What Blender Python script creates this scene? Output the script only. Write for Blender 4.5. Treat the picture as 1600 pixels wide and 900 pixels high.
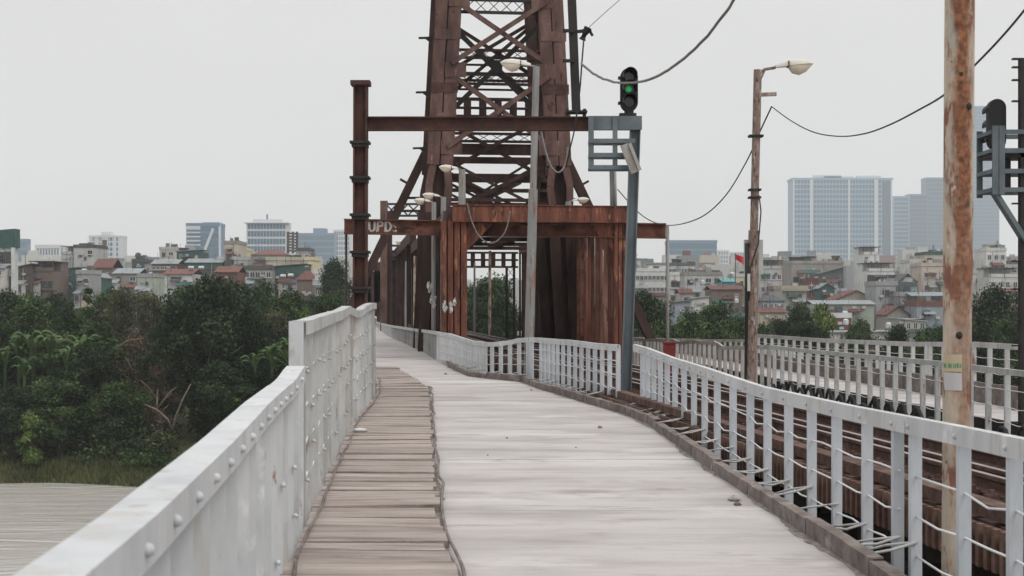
import bpy, math, random
import numpy as np
from mathutils import Vector, Matrix
R = math.radians
random.seed(7)
scn = bpy.context.scene
for o in list(bpy.data.objects): bpy.data.objects.remove(o)

# ------------------------------------------------------------------ camera, sky, sun, exposure
F = 2200.0            # focal length in pixels of the 1600 px wide photograph
EYE = 1.6             # eye above the bridge deck (deck = z 0)
HOR = 475.0           # horizon row
cam = bpy.data.cameras.new('camera'); camo = bpy.data.objects.new('camera', cam)
scn.collection.objects.link(camo); scn.camera = camo
cam.sensor_width = 36; cam.lens = 36 * F / 1600
cam.shift_y = (HOR - 450) / 1600
cam.clip_start = 0.05; cam.clip_end = 20000
camo.location = (0, 0, EYE); camo.rotation_euler = (R(90), 0, 0)
cam.dof.use_dof = True; cam.dof.focus_distance = 24; cam.dof.aperture_fstop = 6.3

SUN_EL, SUN_AZ = 52, 140
w = bpy.data.worlds.new('World'); scn.world = w; w.use_nodes = True
nt = w.node_tree; nt.nodes.clear()
def wn(t, **k):
    n = nt.nodes.new(t)
    for a, b in k.items(): setattr(n, a, b)
    return n
sky = wn('ShaderNodeTexSky', sky_type='NISHITA', sun_disc=False)
sky.sun_elevation = R(SUN_EL); sky.sun_rotation = R(SUN_AZ); sky.dust_density = 5; sky.air_density = 1.5
hs = wn('ShaderNodeHueSaturation'); hs.inputs['Saturation'].default_value = 0.12
tc = wn('ShaderNodeTexCoord'); sx = wn('ShaderNodeSeparateXYZ')
el = wn('ShaderNodeMapRange'); el.inputs['From Min'].default_value = 0.22; el.inputs['From Max'].default_value = 1.0
el.inputs['To Min'].default_value = 1.0; el.inputs['To Max'].default_value = 2.2       # overcast dome: zenith brighter than horizon
nz = wn('ShaderNodeTexNoise'); nz.inputs['Scale'].default_value = 2.2; nz.inputs['Detail'].default_value = 4
mp = wn('ShaderNodeMapping'); mp.inputs['Scale'].default_value = (1, 1, 3.5)
cl = wn('ShaderNodeMapRange'); cl.inputs['To Min'].default_value = 0.9; cl.inputs['To Max'].default_value = 1.1
ml = wn('ShaderNodeMath', operation='MULTIPLY')
grey = wn('ShaderNodeVectorMath', operation='SCALE'); grey.inputs[0].default_value = (6.85, 6.85, 6.8)
mx = wn('ShaderNodeMix', data_type='RGBA'); mx.inputs['Factor'].default_value = 0.93
bg = wn('ShaderNodeBackground'); bg.inputs['Strength'].default_value = 0.1
out = wn('ShaderNodeOutputWorld')
L = nt.links.new
L(tc.outputs['Generated'], sx.inputs[0]); L(sx.outputs['Z'], el.inputs['Value'])
L(tc.outputs['Generated'], mp.inputs['Vector']); L(mp.outputs[0], nz.inputs['Vector']); L(nz.outputs['Fac'], cl.inputs['Value'])
L(el.outputs[0], ml.inputs[0]); L(cl.outputs[0], ml.inputs[1]); L(ml.outputs[0], grey.inputs['Scale'])
L(sky.outputs[0], hs.inputs['Color']); L(hs.outputs[0], mx.inputs['A']); L(grey.outputs[0], mx.inputs['B'])
L(mx.outputs['Result'], bg.inputs['Color']); L(bg.outputs[0], out.inputs[0])

sl = bpy.data.lights.new('sun', 'SUN'); so = bpy.data.objects.new('sun', sl); scn.collection.objects.link(so)
sl.energy = 1.3; sl.angle = R(28); sl.color = (1, .97, .93)
so.rotation_euler = (R(90 - SUN_EL), 0, R(180 - SUN_AZ))
vs = scn.view_settings; vs.view_transform = 'Standard'; vs.look = 'None'; vs.exposure = 0.16; vs.gamma = 1; vs.use_curve_mapping = False
cy = scn.cycles; cy.use_denoising = True; cy.max_bounces = 6; cy.diffuse_bounces = 3; cy.glossy_bounces = 2
cy.transmission_bounces = 2; cy.volume_bounces = 1; cy.transparent_max_bounces = 4

# ------------------------------------------------------------------ geometry helpers
C = scn.collection
def V(*a): return Vector(a)
def G(px, py, z=0.0):                      # point of the plane z seen at a photo position
    d = F * (EYE - z) / (py - HOR); return V((px - 800) * d / F, d, z)
def D(px, py, d):                          # point at depth d
    return V((px - 800) * d / F, d, EYE - (py - HOR) * d / F)
def tab(pts):
    xs = [p[0] for p in pts]; ys = [p[1] for p in pts]
    s0 = (ys[1] - ys[0]) / (xs[1] - xs[0]); s1 = (ys[-1] - ys[-2]) / (xs[-1] - xs[-2])
    def f(t):
        if t < xs[0]: return ys[0] + s0 * (t - xs[0])
        if t > xs[-1]: return ys[-1] + s1 * (t - xs[-1])
        return float(np.interp(t, xs, ys))
    return f
ORG = {}
def empty(name, loc, label, cat, group=None):
    o = bpy.data.objects.new(name, None); C.objects.link(o); o.location = loc; o.empty_display_size = .3
    ORG[o.name] = Vector(loc); tag(o, label, cat, group); return o
def tag(o, label, cat, group=None, kind=None):
    if label: o['label'] = label
    if cat: o['category'] = cat
    if group: o['group'] = group
    if kind: o['kind'] = kind
    return o
def link(name, me, parent=None, loc=None, rotz=0, scale=None):
    o = bpy.data.objects.new(name, me); C.objects.link(o)
    po = V(0, 0, 0)
    if parent is not None:
        o.parent = parent; po = ORG.get(parent.name, V(0, 0, 0))
    if loc is not None: o.location = Vector(loc) - po; ORG[o.name] = Vector(loc)
    else: ORG[o.name] = po
    if rotz: o.rotation_euler.z = rotz
    if scale: o.scale = scale
    return o
class MB:
    def __init__(s): s.v = []; s.f = []
    def add(s, vs, fs):
        n = len(s.v); s.v += [tuple(x) for x in vs]; s.f += [tuple(i + n for i in f) for f in fs]; return s
    def bx(s, x0, x1, y0, y1, z0, z1):
        return s.add([(x0, y0, z0), (x1, y0, z0), (x1, y1, z0), (x0, y1, z0), (x0, y0, z1), (x1, y0, z1), (x1, y1, z1), (x0, y1, z1)],
                     [(3, 2, 1, 0), (4, 5, 6, 7), (0, 1, 5, 4), (1, 2, 6, 5), (2, 3, 7, 6), (3, 0, 4, 7)])
    def bar(s, p, q, wd, ht, up=(0, 0, 1)):
        p = Vector(p); q = Vector(q); d = (q - p).normalized(); up = Vector(up)
        if abs(d.dot(up)) > .98: up = V(0, 1, 0)
        a = d.cross(up).normalized() * wd / 2; b = a.cross(d).normalized() * ht / 2
        vs = [p - a - b, p + a - b, p + a + b, p - a + b, q - a - b, q + a - b, q + a + b, q - a + b]
        return s.add(vs, [(0, 1, 2, 3), (7, 6, 5, 4), (4, 5, 1, 0), (5, 6, 2, 1), (6, 7, 3, 2), (7, 4, 0, 3)])
    def tube(s, pts, rad, n=8, cap=True):
        pts = [Vector(p) for p in pts]
        if not hasattr(rad, '__len__'): rad = [rad] * len(pts)
        vs = []; fs = []
        for i, p in enumerate(pts):
            d = (pts[min(i + 1, len(pts) - 1)] - pts[max(i - 1, 0)]).normalized()
            up = V(0, 0, 1) if abs(d.z) < .9 else V(0, 1, 0)
            a = d.cross(up).normalized(); b = a.cross(d)
            for k in range(n):
                t = 2 * math.pi * k / n; vs.append(p + (a * math.cos(t) + b * math.sin(t)) * rad[i])
        for i in range(len(pts) - 1):
            for k in range(n):
                fs.append((i * n + k, i * n + (k + 1) % n, (i + 1) * n + (k + 1) % n, (i + 1) * n + k))
        if cap:
            fs.append(tuple(range(n))[::-1]); fs.append(tuple(range((len(pts) - 1) * n, len(pts) * n)))
        return s.add(vs, fs)
    def sweep(s, pts, sec, rights=None):      # section (right, up) swept along pts, kept upright
        pts = [Vector(p) for p in pts]; vs = []; fs = []; n = len(sec)
        for i, p in enumerate(pts):
            d = pts[min(i + 1, len(pts) - 1)] - pts[max(i - 1, 0)]; d.z = 0; d.normalize()
            r = V(d.y, -d.x, 0)
            for a, b in sec: vs.append(p + r * a + V(0, 0, b))
        for i in range(len(pts) - 1):
            for k in range(n):
                fs.append((i * n + k, i * n + (k + 1) % n, (i + 1) * n + (k + 1) % n, (i + 1) * n + k))
        fs.append(tuple(range(n))[::-1]); fs.append(tuple(range((len(pts) - 1) * n, len(pts) * n)))
        return s.add(vs, fs)
    def ball(s, c, r, n=8, m=5, sq=(1, 1, 1)):
        c = Vector(c); vs = []; fs = []
        for i in range(m + 1):
            a = math.pi * i / m
            for k in range(n):
                t = 2 * math.pi * k / n
                vs.append(c + V(math.sin(a) * math.cos(t) * sq[0], math.sin(a) * math.sin(t) * sq[1], math.cos(a) * sq[2]) * r)
        for i in range(m):
            for k in range(n): fs.append((i * n + k, (i + 1) * n + k, (i + 1) * n + (k + 1) % n, i * n + (k + 1) % n))
        return s.add(vs, fs)
    def mesh(s, name, mat, smooth=False, off=None):
        me = bpy.data.meshes.new(name)
        v = s.v if off is None else [(x - off[0], y - off[1], z - off[2]) for x, y, z in s.v]
        me.from_pydata(v, [], s.f)
        import bmesh
        bm = bmesh.new(); bm.from_mesh(me); bmesh.ops.recalc_face_normals(bm, faces=bm.faces); bm.to_mesh(me); bm.free()
        me.materials.append(M[mat] if isinstance(mat, str) else mat)
        if smooth: me.polygons.foreach_set('use_smooth', [True] * len(me.polygons)); 
        if smooth == 'auto': me.set_sharp_from_angle(angle=R(40))
        return me
    def build(s, name, mat, parent=None, smooth=False):
        off = ORG.get(parent.name) if parent is not None else None
        return link(name, s.mesh(name, mat, smooth, off), parent)
def struct(name, mb, mat, smooth=False):
    o = mb.build(name, mat, None, smooth); o['kind'] = 'structure'; return o

# ------------------------------------------------------------------ materials
M = {}
def mat(name, rough=.8, metal=0, spec=.3):
    m = bpy.data.materials.new(name); m.use_nodes = True; M[name] = m
    t = m.node_tree; b = t.nodes['Principled BSDF']
    b.inputs['Roughness'].default_value = rough; b.inputs['Metallic'].default_value = metal; b.inputs['Specular IOR Level'].default_value = spec
    return m, t, b
def noise_mix(name, cols, scale=(1, 1, 1), sc=3, detail=6, stops=None, rough=.8, bump=0, bscale=20, spec=.3, spots=None, coord='pos', rand=0, dist=.002):
    """ramp of colours over stretched noise; optional spots (colour, scale, threshold); rand = brightness change per object"""
    m, t, b = mat(name, rough, 0, spec); n = t.nodes; l = t.links.new
    if coord == 'pos': src = n.new('ShaderNodeNewGeometry').outputs['Position']
    else: src = n.new('ShaderNodeTexCoord').outputs['Object']
    mp = n.new('ShaderNodeMapping'); mp.inputs['Scale'].default_value = scale; l(src, mp.inputs['Vector'])
    nz = n.new('ShaderNodeTexNoise'); nz.inputs['Scale'].default_value = sc; nz.inputs['Detail'].default_value = detail; nz.inputs['Roughness'].default_value = .62
    l(mp.outputs[0], nz.inputs['Vector'])
    rp = n.new('ShaderNodeValToRGB'); e = rp.color_ramp.elements
    st = stops or [.3 + .4 * i / max(1, len(cols) - 1) for i in range(len(cols))]
    while len(e) < len(cols): e.new(.5)
    for i, c in enumerate(cols): e[i].position = st[i]; e[i].color = (*c, 1)
    l(nz.outputs['Fac'], rp.inputs[0]); col = rp.outputs[0]
    for sp in (spots or []):
        c, ssc, th, sstretch = sp
        mp2 = n.new('ShaderNodeMapping'); mp2.inputs['Scale'].default_value = sstretch; l(src, mp2.inputs['Vector'])
        n2 = n.new('ShaderNodeTexNoise'); n2.inputs['Scale'].default_value = ssc; n2.inputs['Detail'].default_value = 5; n2.inputs['Roughness'].default_value = .65; l(mp2.outputs[0], n2.inputs['Vector'])
        mr = n.new('ShaderNodeMapRange'); mr.inputs['From Min'].default_value = th; mr.inputs['From Max'].default_value = th + .07; l(n2.outputs['Fac'], mr.inputs[0])
        mm = n.new('ShaderNodeMix'); mm.data_type = 'RGBA'; l(mr.outputs[0], mm.inputs['Factor']); l(col, mm.inputs['A']); mm.inputs['B'].default_value = (*c, 1); col = mm.outputs['Result']
    if rand:
        oi = n.new('ShaderNodeObjectInfo'); mr = n.new('ShaderNodeMapRange'); mr.inputs['To Min'].default_value = 1 - rand; mr.inputs['To Max'].default_value = 1 + rand
        l(oi.outputs['Random'], mr.inputs[0]); vm = n.new('ShaderNodeVectorMath'); vm.operation = 'SCALE'; l(col, vm.inputs[0]); l(mr.outputs[0], vm.inputs['Scale']); col = vm.outputs[0]
    l(col, b.inputs['Base Color'])
    if bump:
        n3 = n.new('ShaderNodeTexNoise'); n3.inputs['Scale'].default_value = bscale; n3.inputs['Detail'].default_value = 5; l(mp.outputs[0], n3.inputs['Vector'])
        bp = n.new('ShaderNodeBump'); bp.inputs['Strength'].default_value = bump; bp.inputs['Distance'].default_value = dist * 10; l(n3.outputs['Fac'], bp.inputs['Height']); l(bp.outputs[0], b.inputs['Normal'])
    return m
def plain(name, c, rough=.7, var=.12, sc=2.0, spec=.3, rand=0, spots=None, coord='pos'):
    return noise_mix(name, [tuple(x * (1 - var) for x in c), tuple(min(1, x * (1 + var)) for x in c)], sc=sc, rough=rough, spec=spec, rand=rand, spots=spots, coord=coord)

# deck and paint
noise_mix('deck_concrete', [(.24, .218, .21), (.335, .311, .303), (.40, .375, .366), (.435, .412, .403)], (.5, 1.7, 1), .9, 9, [.30, .43, .55, .75], .93, .45, 30,
          spots=[((.31, .286, .277), 1.3, .58, (.6, 3.2, 1)), ((.45, .43, .42), .6, .55, (.5, .9, 1)), ((.27, .247, .238), .5, .60, (.7, 1.3, 1)), ((.20, .18, .17), 7, .69, (.6, 2.2, 1)), ((.27, .25, .24), 1.6, .66, (.45, 7, 1)), ((.29, .268, .26), 1.0, .585, (.22, 24, 1)), ((.24, .222, .214), 1.0, .63, (.3, 40, 1)), ((.30, .28, .27), 30, .60, (1, 1.4, 1)), ((.15, .135, .127), 22, .70, (.7, 1.2, 1))], rand=.02)
noise_mix('plank', [(.155, .128, .113), (.275, .232, .208), (.37, .318, .288)], (.7, 5, 3), 1.6, 8, [.28, .46, .7], .93, .5, 30,
          spots=[((.12, .095, .08), 2.0, .60, (.35, 8, 1)), ((.40, .36, .33), 1.3, .64, (.6, 2, 1)), ((.09, .07, .06), 6, .66, (.6, 3, 1)), ((.15, .12, .105), 1, .60, (.4, 40, 1)), ((.38, .33, .30), 26, .64, (1, 1.5, 1))], rand=.15)
noise_mix('kerb_rust', [(.085, .066, .06), (.155, .128, .117), (.235, .20, .182)], (1, 1, 1), 5, 7, None, .9, .5, 30, spots=[((.30, .26, .22), 3, .62, (1, 1, 1))], rand=.12)
noise_mix('white_rail', [(.36, .37, .385), (.455, .463, .475), (.51, .517, .527)], (1, 1, .35), 2.5, 7, None, .55, .15, 40, .4,
          spots=[((.40, .39, .375), 5, .56, (1, 1, .18)), ((.34, .33, .315), 9, .62, (1, 1, .25)), ((.24, .15, .105), 13, .67, (1, 1, .35)), ((.60, .605, .61), 3, .62, (1, 1, .5))])
noise_mix('white_rail_worn', [(.28, .28, .277), (.395, .395, .392), (.48, .48, .48)], (1, 1, .3), 3, 7, None, .6, .2, 40, .35,
          spots=[((.20, .12, .08), 7, .63, (1, 1, .16)), ((.31, .28, .25), 4.5, .57, (1, 1, .2))])
noise_mix('rail_old', [(.20, .18, .165), (.32, .30, .285), (.40, .38, .36)], (1, 1, .4), 3, 7, None, .8, .2, 40, .3, spots=[((.14, .09, .065), 5, .62, (1, 1, .4))])
noise_mix('dirt', [(.11, .095, .087), (.21, .19, .18), (.33, .31, .30)], (1, 1, 1), 16, 7, None, .97, .6, 40, .1)
noise_mix('rail_post', [(.34, .365, .395), (.43, .455, .485), (.49, .51, .54)], (1, 1, .35), 2.5, 7, None, .55, .15, 40, .4, spots=[((.38, .385, .39), 5, .57, (1, 1, .18)), ((.24, .15, .105), 13, .68, (1, 1, .35))])
plain('galv_rod', (.55, .56, .57), .5)
# steel
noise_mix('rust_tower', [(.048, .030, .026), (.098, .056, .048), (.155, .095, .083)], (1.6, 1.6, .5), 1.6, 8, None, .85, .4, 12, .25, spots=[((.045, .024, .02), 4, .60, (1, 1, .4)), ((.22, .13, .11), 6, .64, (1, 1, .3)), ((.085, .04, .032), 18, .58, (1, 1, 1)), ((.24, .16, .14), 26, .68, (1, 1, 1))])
noise_mix('rust_dark', [(.022, .014, .012), (.045, .027, .023), (.07, .043, .037)], (1.5, 1.5, .5), 1.6, 8, None, .88, .4, 12, .2)  # dark rust; on rear tower steel it also holds the shade
noise_mix('rust_red', [(.055, .022, .016), (.135, .050, .034), (.21, .085, .055)], (3, 3, .35), 1.8, 9, None, .88, .5, 14, .25,
          spots=[((.045, .024, .02), 2.5, .56, (2, 2, .3)), ((.27, .12, .065), 2.2, .58, (2, 2, .6)), ((.30, .19, .14), 3.2, .64, (3, 3, .3)), ((.06, .03, .024), 14, .62, (1, 1, .7))])
noise_mix('rust_pale', [(.09, .04, .03), (.20, .095, .07), (.30, .18, .14)], (3, 3, .35), 1.8, 9, None, .88, .5, 14, .25, spots=[((.07, .035, .028), 2.5, .56, (2, 2, .3))])
noise_mix('rust_gantry', [(.030, .016, .014), (.060, .030, .025), (.10, .045, .033)], (1, 1, 1), 2.5, 8, None, .85, .4, 15, .25)
noise_mix('rust_beam', [(.05, .022, .016), (.11, .044, .03), (.18, .08, .052)], (1, 1, 1), 2.2, 8, None, .88, .4, 15, .25, spots=[((.035, .02, .016), 2.5, .58, (.6, .6, 1))])
noise_mix('track_rust', [(.050, .028, .022), (.095, .055, .044), (.16, .10, .085)], (1, 1, 1), 6, 7, None, .9, .4, 30, .25, rand=.15)
plain('rail_head', (.20, .16, .145), .4, .3, 5, .5)
noise_mix('rib_brown', [(.065, .036, .028), (.12, .07, .056), (.18, .115, .09)], (1, 1, 1), 4, 7, None, .95, .4, 30, .2)
noise_mix('sleeper', [(.030, .020, .017), (.060, .038, .031), (.10, .066, .053)], (1, 1, 1), 4, 7, None, .95, .5, 30, .2, rand=.22)
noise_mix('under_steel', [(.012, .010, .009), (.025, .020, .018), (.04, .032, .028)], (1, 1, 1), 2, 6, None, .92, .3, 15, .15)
noise_mix('grey_blue', [(.066, .084, .094), (.105, .127, .138), (.14, .163, .174)], (1, 1, .4), 3, 7, None, .6, .2, 30, .35, spots=[((.05, .04, .035), 5, .66, (1, 1, .5))])
noise_mix('pole_rust', [(.45, .385, .315), (.385, .31, .245), (.22, .105, .075), (.13, .06, .045)], (8, 8, 2.4), 1.1, 10, [.38, .525, .56, .70], .8, .3, 20, .3,
          spots=[((.36, .335, .29), 2.0, .57, (4, 4, 1.2)), ((.26, .13, .075), 5, .59, (3, 3, .6)), ((.045, .026, .02), 7, .645, (1.6, 1.6, 1)), ((.48, .43, .37), 9, .62, (2, 2, 1))])
def stripe_rust(name, x0, w0, col, zmin):
    """an uneven rust stripe that runs down one side of the pole"""
    t = M[name].node_tree; n = t.nodes; l = t.links.new; b = n['Principled BSDF']; prev = b.inputs['Base Color'].links[0].from_socket
    g = n.new('ShaderNodeNewGeometry'); sp = n.new('ShaderNodeSeparateXYZ'); l(g.outputs['Position'], sp.inputs[0])
    mp = n.new('ShaderNodeMapping'); mp.inputs['Scale'].default_value = (7, 7, 2.2); l(g.outputs['Position'], mp.inputs[0])
    nz = n.new('ShaderNodeTexNoise'); nz.inputs['Scale'].default_value = 1.6; nz.inputs['Detail'].default_value = 9; nz.inputs['Roughness'].default_value = .7; l(mp.outputs[0], nz.inputs['Vector'])
    a = n.new('ShaderNodeMath'); a.operation = 'SUBTRACT'; a.inputs[1].default_value = x0; l(sp.outputs['X'], a.inputs[0])
    ma = n.new('ShaderNodeMath'); ma.operation = 'MULTIPLY_ADD'; ma.inputs[1].default_value = .17; l(nz.outputs['Fac'], ma.inputs[0]); l(a.outputs[0], ma.inputs[2])
    sb = n.new('ShaderNodeMath'); sb.operation = 'SUBTRACT'; sb.inputs[1].default_value = .085; l(ma.outputs[0], sb.inputs[0]); ab = n.new('ShaderNodeMath'); ab.operation = 'ABSOLUTE'; l(sb.outputs[0], ab.inputs[0])
    mr = n.new('ShaderNodeMapRange'); mr.inputs['From Min'].default_value = w0; mr.inputs['From Max'].default_value = w0 * .45; l(ab.outputs[0], mr.inputs[0])
    zr = n.new('ShaderNodeMapRange'); zr.inputs['From Min'].default_value = zmin; zr.inputs['From Max'].default_value = zmin + 1.0; zr.inputs['To Min'].default_value = .6; l(sp.outputs['Z'], zr.inputs[0])
    mu = n.new('ShaderNodeMath'); mu.operation = 'MULTIPLY'; l(mr.outputs[0], mu.inputs[0]); l(zr.outputs[0], mu.inputs[1])
    rp_ = n.new('ShaderNodeValToRGB'); e = rp_.color_ramp.elements; e[0].position = .35; e[0].color = (*col, 1); e[1].position = .68; e[1].color = (.07, .032, .022, 1); nz2 = n.new('ShaderNodeTexNoise'); nz2.inputs['Scale'].default_value = 24; nz2.inputs['Detail'].default_value = 6; l(g.outputs['Position'], nz2.inputs['Vector']); l(nz2.outputs['Fac'], rp_.inputs[0])
    mx = n.new('ShaderNodeMix'); mx.data_type = 'RGBA'; l(mu.outputs[0], mx.inputs['Factor']); l(prev, mx.inputs['A']); l(rp_.outputs[0], mx.inputs['B']); l(mx.outputs['Result'], b.inputs['Base Color'])
noise_mix('pole_brown', [(.30, .24, .21), (.17, .115, .095), (.36, .31, .28)], (6, 6, 1.5), 2.2, 8, None, .85, .3, 20, .3, spots=[((.08, .04, .03), 6, .55, (3, 3, 1)), ((.34, .32, .30), 7, .58, (2, 2, 1))])
noise_mix('pole_grey', [(.17, .175, .175), (.235, .24, .238), (.20, .16, .135)], (6, 6, .6), 1.2, 7, [.3, .55, .72], .75, .2, 20, .3, spots=[((.20, .10, .055), 2.5, .54, (5, 5, .45)), ((.30, .30, .29), 4, .62, (3, 3, 1))])
plain('lamp_shell', (.52, .49, .44), .5, .1); plain('lamp_bowl', (.58, .51, .40), .25, .1, spec=.5)
plain('black_paint', (.012, .012, .013), .55, .3); plain('dark_iron', (.022, .020, .019), .7, .3); plain('cable_black', (.018, .018, .018), .7, .3)
plain('cable_pale', (.16, .155, .15), .8, .3, 12); plain('plastic_white', (.48, .47, .45), .6); plain('box_grey', (.40, .42, .40), .6, .15)
plain('red_box', (.16, .022, .02), .6, .25, 6); plain('flag_red', (.50, .03, .04), .7)
plain('sticker_yellow', (.40, .34, .23), .7); plain('sticker_green', (.09, .22, .12), .7); plain('sticker_white', (.42, .40, .41), .7)
plain('graffiti', (.40, .385, .365), .8, .25, 14)
m, t, b = mat('signal_green', .2); b.inputs['Base Color'].default_value = (.01, .2, .05, 1); b.inputs['Emission Color'].default_value = (.03, 1, .22, 1); b.inputs['Emission Strength'].default_value = .22
plain('signal_lens', (.01, .012, .012), .1, .1, spec=.6)
noise_mix('stone_pier', [(.2, .18, .15), (.32, .29, .25)], sc=1.5, rough=.95)
# land, water
noise_mix('ground_soil', [(.05, .045, .025), (.075, .075, .03), (.05, .07, .025)], sc=.12, rough=1, bump=.4, bscale=4)
m, t, b = mat('river', .10, 0, .5); n = t.nodes; l = t.links.new
g = n.new('ShaderNodeNewGeometry'); mp = n.new('ShaderNodeMapping'); mp.inputs['Scale'].default_value = (.16, .6, 1); l(g.outputs['Position'], mp.inputs[0])
a = n.new('ShaderNodeTexNoise'); a.inputs['Scale'].default_value = 1.0; a.inputs['Detail'].default_value = 7; a.inputs['Distortion'].default_value = 1.2; l(mp.outputs[0], a.inputs['Vector'])
a2 = n.new('ShaderNodeTexNoise'); a2.inputs['Scale'].default_value = .18; a2.inputs['Detail'].default_value = 3; l(mp.outputs[0], a2.inputs['Vector'])
mu = n.new('ShaderNodeMath'); mu.operation = 'MULTIPLY'; l(a.outputs['Fac'], mu.inputs[0]); l(a2.outputs['Fac'], mu.inputs[1])
bp = n.new('ShaderNodeBump'); bp.inputs['Strength'].default_value = .5; bp.inputs['Distance'].default_value = .4; l(mu.outputs[0], bp.inputs['Height']); l(bp.outputs[0], b.inputs['Normal'])
b.inputs['Base Color'].default_value = (.47, .445, .415, 1)
def leafmat(name, c1, c2, c3, rough=.55):
    m, t, b = mat(name, .75, 0, .08); n = t.nodes; l = t.links.new
    g = n.new('ShaderNodeNewGeometry'); tcn = n.new('ShaderNodeTexCoord')
    nz = n.new('ShaderNodeTexNoise'); nz.inputs['Scale'].default_value = .55; nz.inputs['Detail'].default_value = 3; l(g.outputs['Position'], nz.inputs['Vector'])
    ad = n.new('ShaderNodeMath'); ad.operation = 'MULTIPLY_ADD'; ad.inputs[1].default_value = .45; l(g.outputs['Random Per Island'], ad.inputs[0])
    sb = n.new('ShaderNodeMath'); sb.operation = 'SUBTRACT'; sb.inputs[1].default_value = .22; l(nz.outputs['Fac'], sb.inputs[0]); l(sb.outputs[0], ad.inputs[2])
    rp = n.new('ShaderNodeValToRGB'); e = rp.color_ramp.elements; e.new(.5)
    for i, (c, s) in enumerate(((c1, .25), (c2, .5), (c3, .8))): e[i].position = s; e[i].color = (*c, 1)
    l(ad.outputs[0], rp.inputs[0]); l(rp.outputs[0], b.inputs['Base Color'])
    tr = n.new('ShaderNodeBsdfTranslucent'); l(rp.outputs[0], tr.inputs['Color']); ms = n.new('ShaderNodeMixShader'); ms.inputs[0].default_value = .12
    l(b.outputs[0], ms.inputs[1]); l(tr.outputs[0], ms.inputs[2]); l(ms.outputs[0], n['Material Output'].inputs[0])
leafmat('leaf_dark', (.006, .013, .007), (.017, .031, .015), (.072, .100, .046))
leafmat('leaf_mid', (.009, .020, .008), (.031, .056, .021), (.105, .15, .058))
leafmat('leaf_olive', (.025, .028, .015), (.062, .066, .036), (.14, .14, .08))
leafmat('leaf_light', (.035, .06, .018), (.085, .13, .038), (.17, .22, .07))
leafmat('leaf_dry', (.032, .021, .015), (.078, .052, .038), (.15, .11, .08))
leafmat('banana_leaf', (.022, .042, .016), (.055, .095, .033), (.13, .18, .075))
leafmat('grass', (.035, .042, .018), (.08, .09, .037), (.13, .13, .06))
plain('bark', (.085, .066, .05), .95, .3, 4); plain('bark_pale', (.20, .165, .125), .95, .3, 4)
# buildings
BC = {'white': (.50, .50, .495), 'offwhite': (.40, .385, .365), 'cream': (.38, .34, .275), 'grey': (.27, .275, .28), 'lightgrey': (.37, .37, .37), 'concrete': (.24, .225, .21),
      'bluegrey': (.22, .25, .285), 'brown': (.14, .105, .09), 'darkbrown': (.07, .058, .052), 'green_tin': (.030, .085, .075), 'dark_tin': (.075, .08, .085), 'pink': (.44, .37, .33),
      'red_tile': (.105, .043, .038), 'orange_tile': (.14, .062, .046), 'brown_tile': (.14, .06, .05), 'grey_tin': (.20, .22, .23), 'teal': (.10, .24, .25), 'pale_green': (.30, .33, .28), 'yellow': (.48, .42, .28)}
for k, c in BC.items(): plain('b_' + k, c, .85, .13, .6, rand=.10, spots=[(tuple(x * .62 for x in c), .5, .60, (1, 1, .35)), (tuple(x * .5 for x in c), 1.6, .60, (1, 1, .12)), (tuple(min(.7, x * 1.25) for x in c), .8, .64, (.6, .6, 1.4))])
m, t, b = mat('far_city', .9); n = t.nodes; l = t.links.new; g = n.new('ShaderNodeNewGeometry'); r_ = n.new('ShaderNodeValToRGB'); r_.color_ramp.interpolation = 'CONSTANT'; e = r_.color_ramp.elements
for i, (p_, c_) in enumerate(((0, (.42, .42, .41)), (.25, (.30, .29, .28)), (.4, (.46, .45, .43)), (.6, (.22, .23, .24)), (.72, (.36, .33, .28)), (.84, (.16, .085, .07)), (.92, (.10, .15, .15)))):
    if i > 1: e.new(p_)
    e[i].position = p_; e[i].color = (*c_, 1)
l(g.outputs['Random Per Island'], r_.inputs[0]); l(r_.outputs[0], b.inputs['Base Color'])
plain('glass_dark', (.035, .04, .045), .25, .25, 1, .5); plain('glass_teal', (.035, .10, .165), .2, .15, .05, .5); plain('glass_blue', (.03, .075, .13), .2, .15, .05, .5)  # teal and blue tower glass has bluish distance haze mixed into its colour
plain('frame_white', (.5, .5, .5), .6); plain('frame_dark', (.08, .075, .07), .6); plain('steel_tank', (.45, .47, .49), .3, .08, spec=.6)
plain('tower_white', (.50, .52, .54), .7, .06, .05); plain('tower_grey', (.075, .155, .25), .6, .06, .05); plain('tower_blue', (.20, .315, .43), .6, .06, .05)  # blue of the distance haze is put into the grey and blue walls

# ------------------------------------------------------------------ plan of the bridge (X as a function of depth)
LX = tab([(2.43, -.747), (8.4, -1.34), (18, -2.05), (23.3, -2.28), (25, -2.395), (28.6, -2.75), (33, -3.6), (39, -4.9), (70, -9.1), (140, -17.6)])       # left edge of deck
KX = tab([(5.2, 2.17), (8.4, 2.06), (13, 1.93), (18.7, 1.80), (20.5, 1.62), (22.7, 1.19), (26.7, .48), (28.9, .18), (29.9, -.35), (31.0, -.95), (34, -1.38), (39, -1.96), (47, -2.88), (70, -6.07), (140, -14.2)])  # right kerb
PX = tab([(5, -.02), (8.28, -.34), (10, -.50), (15.6, -.88), (26.3, -1.54), (35, -2.88)])                                   # right edge of plank path
AX = tab([(0, 9.5), (21, 7.5), (140, -3.8)])          # track-side railing of the opposite walkway
BX = lambda d: AX(d) + 3.2
TX = tab([(0, 5.6), (11, 4.2), (140, -12.2)])         # track centre
ZR = -.45                                             # level of the opposite walkway
def solve(line, px, hi=160.0):
    lo = 1.2
    f = lambda d: line(d) / d - (px - 800) / F
    s = f(lo) > 0
    for _ in range(60):
        m_ = (lo + hi) / 2
        if (f(m_) > 0) == s: lo = m_
        else: hi = m_
    return lo
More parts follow.
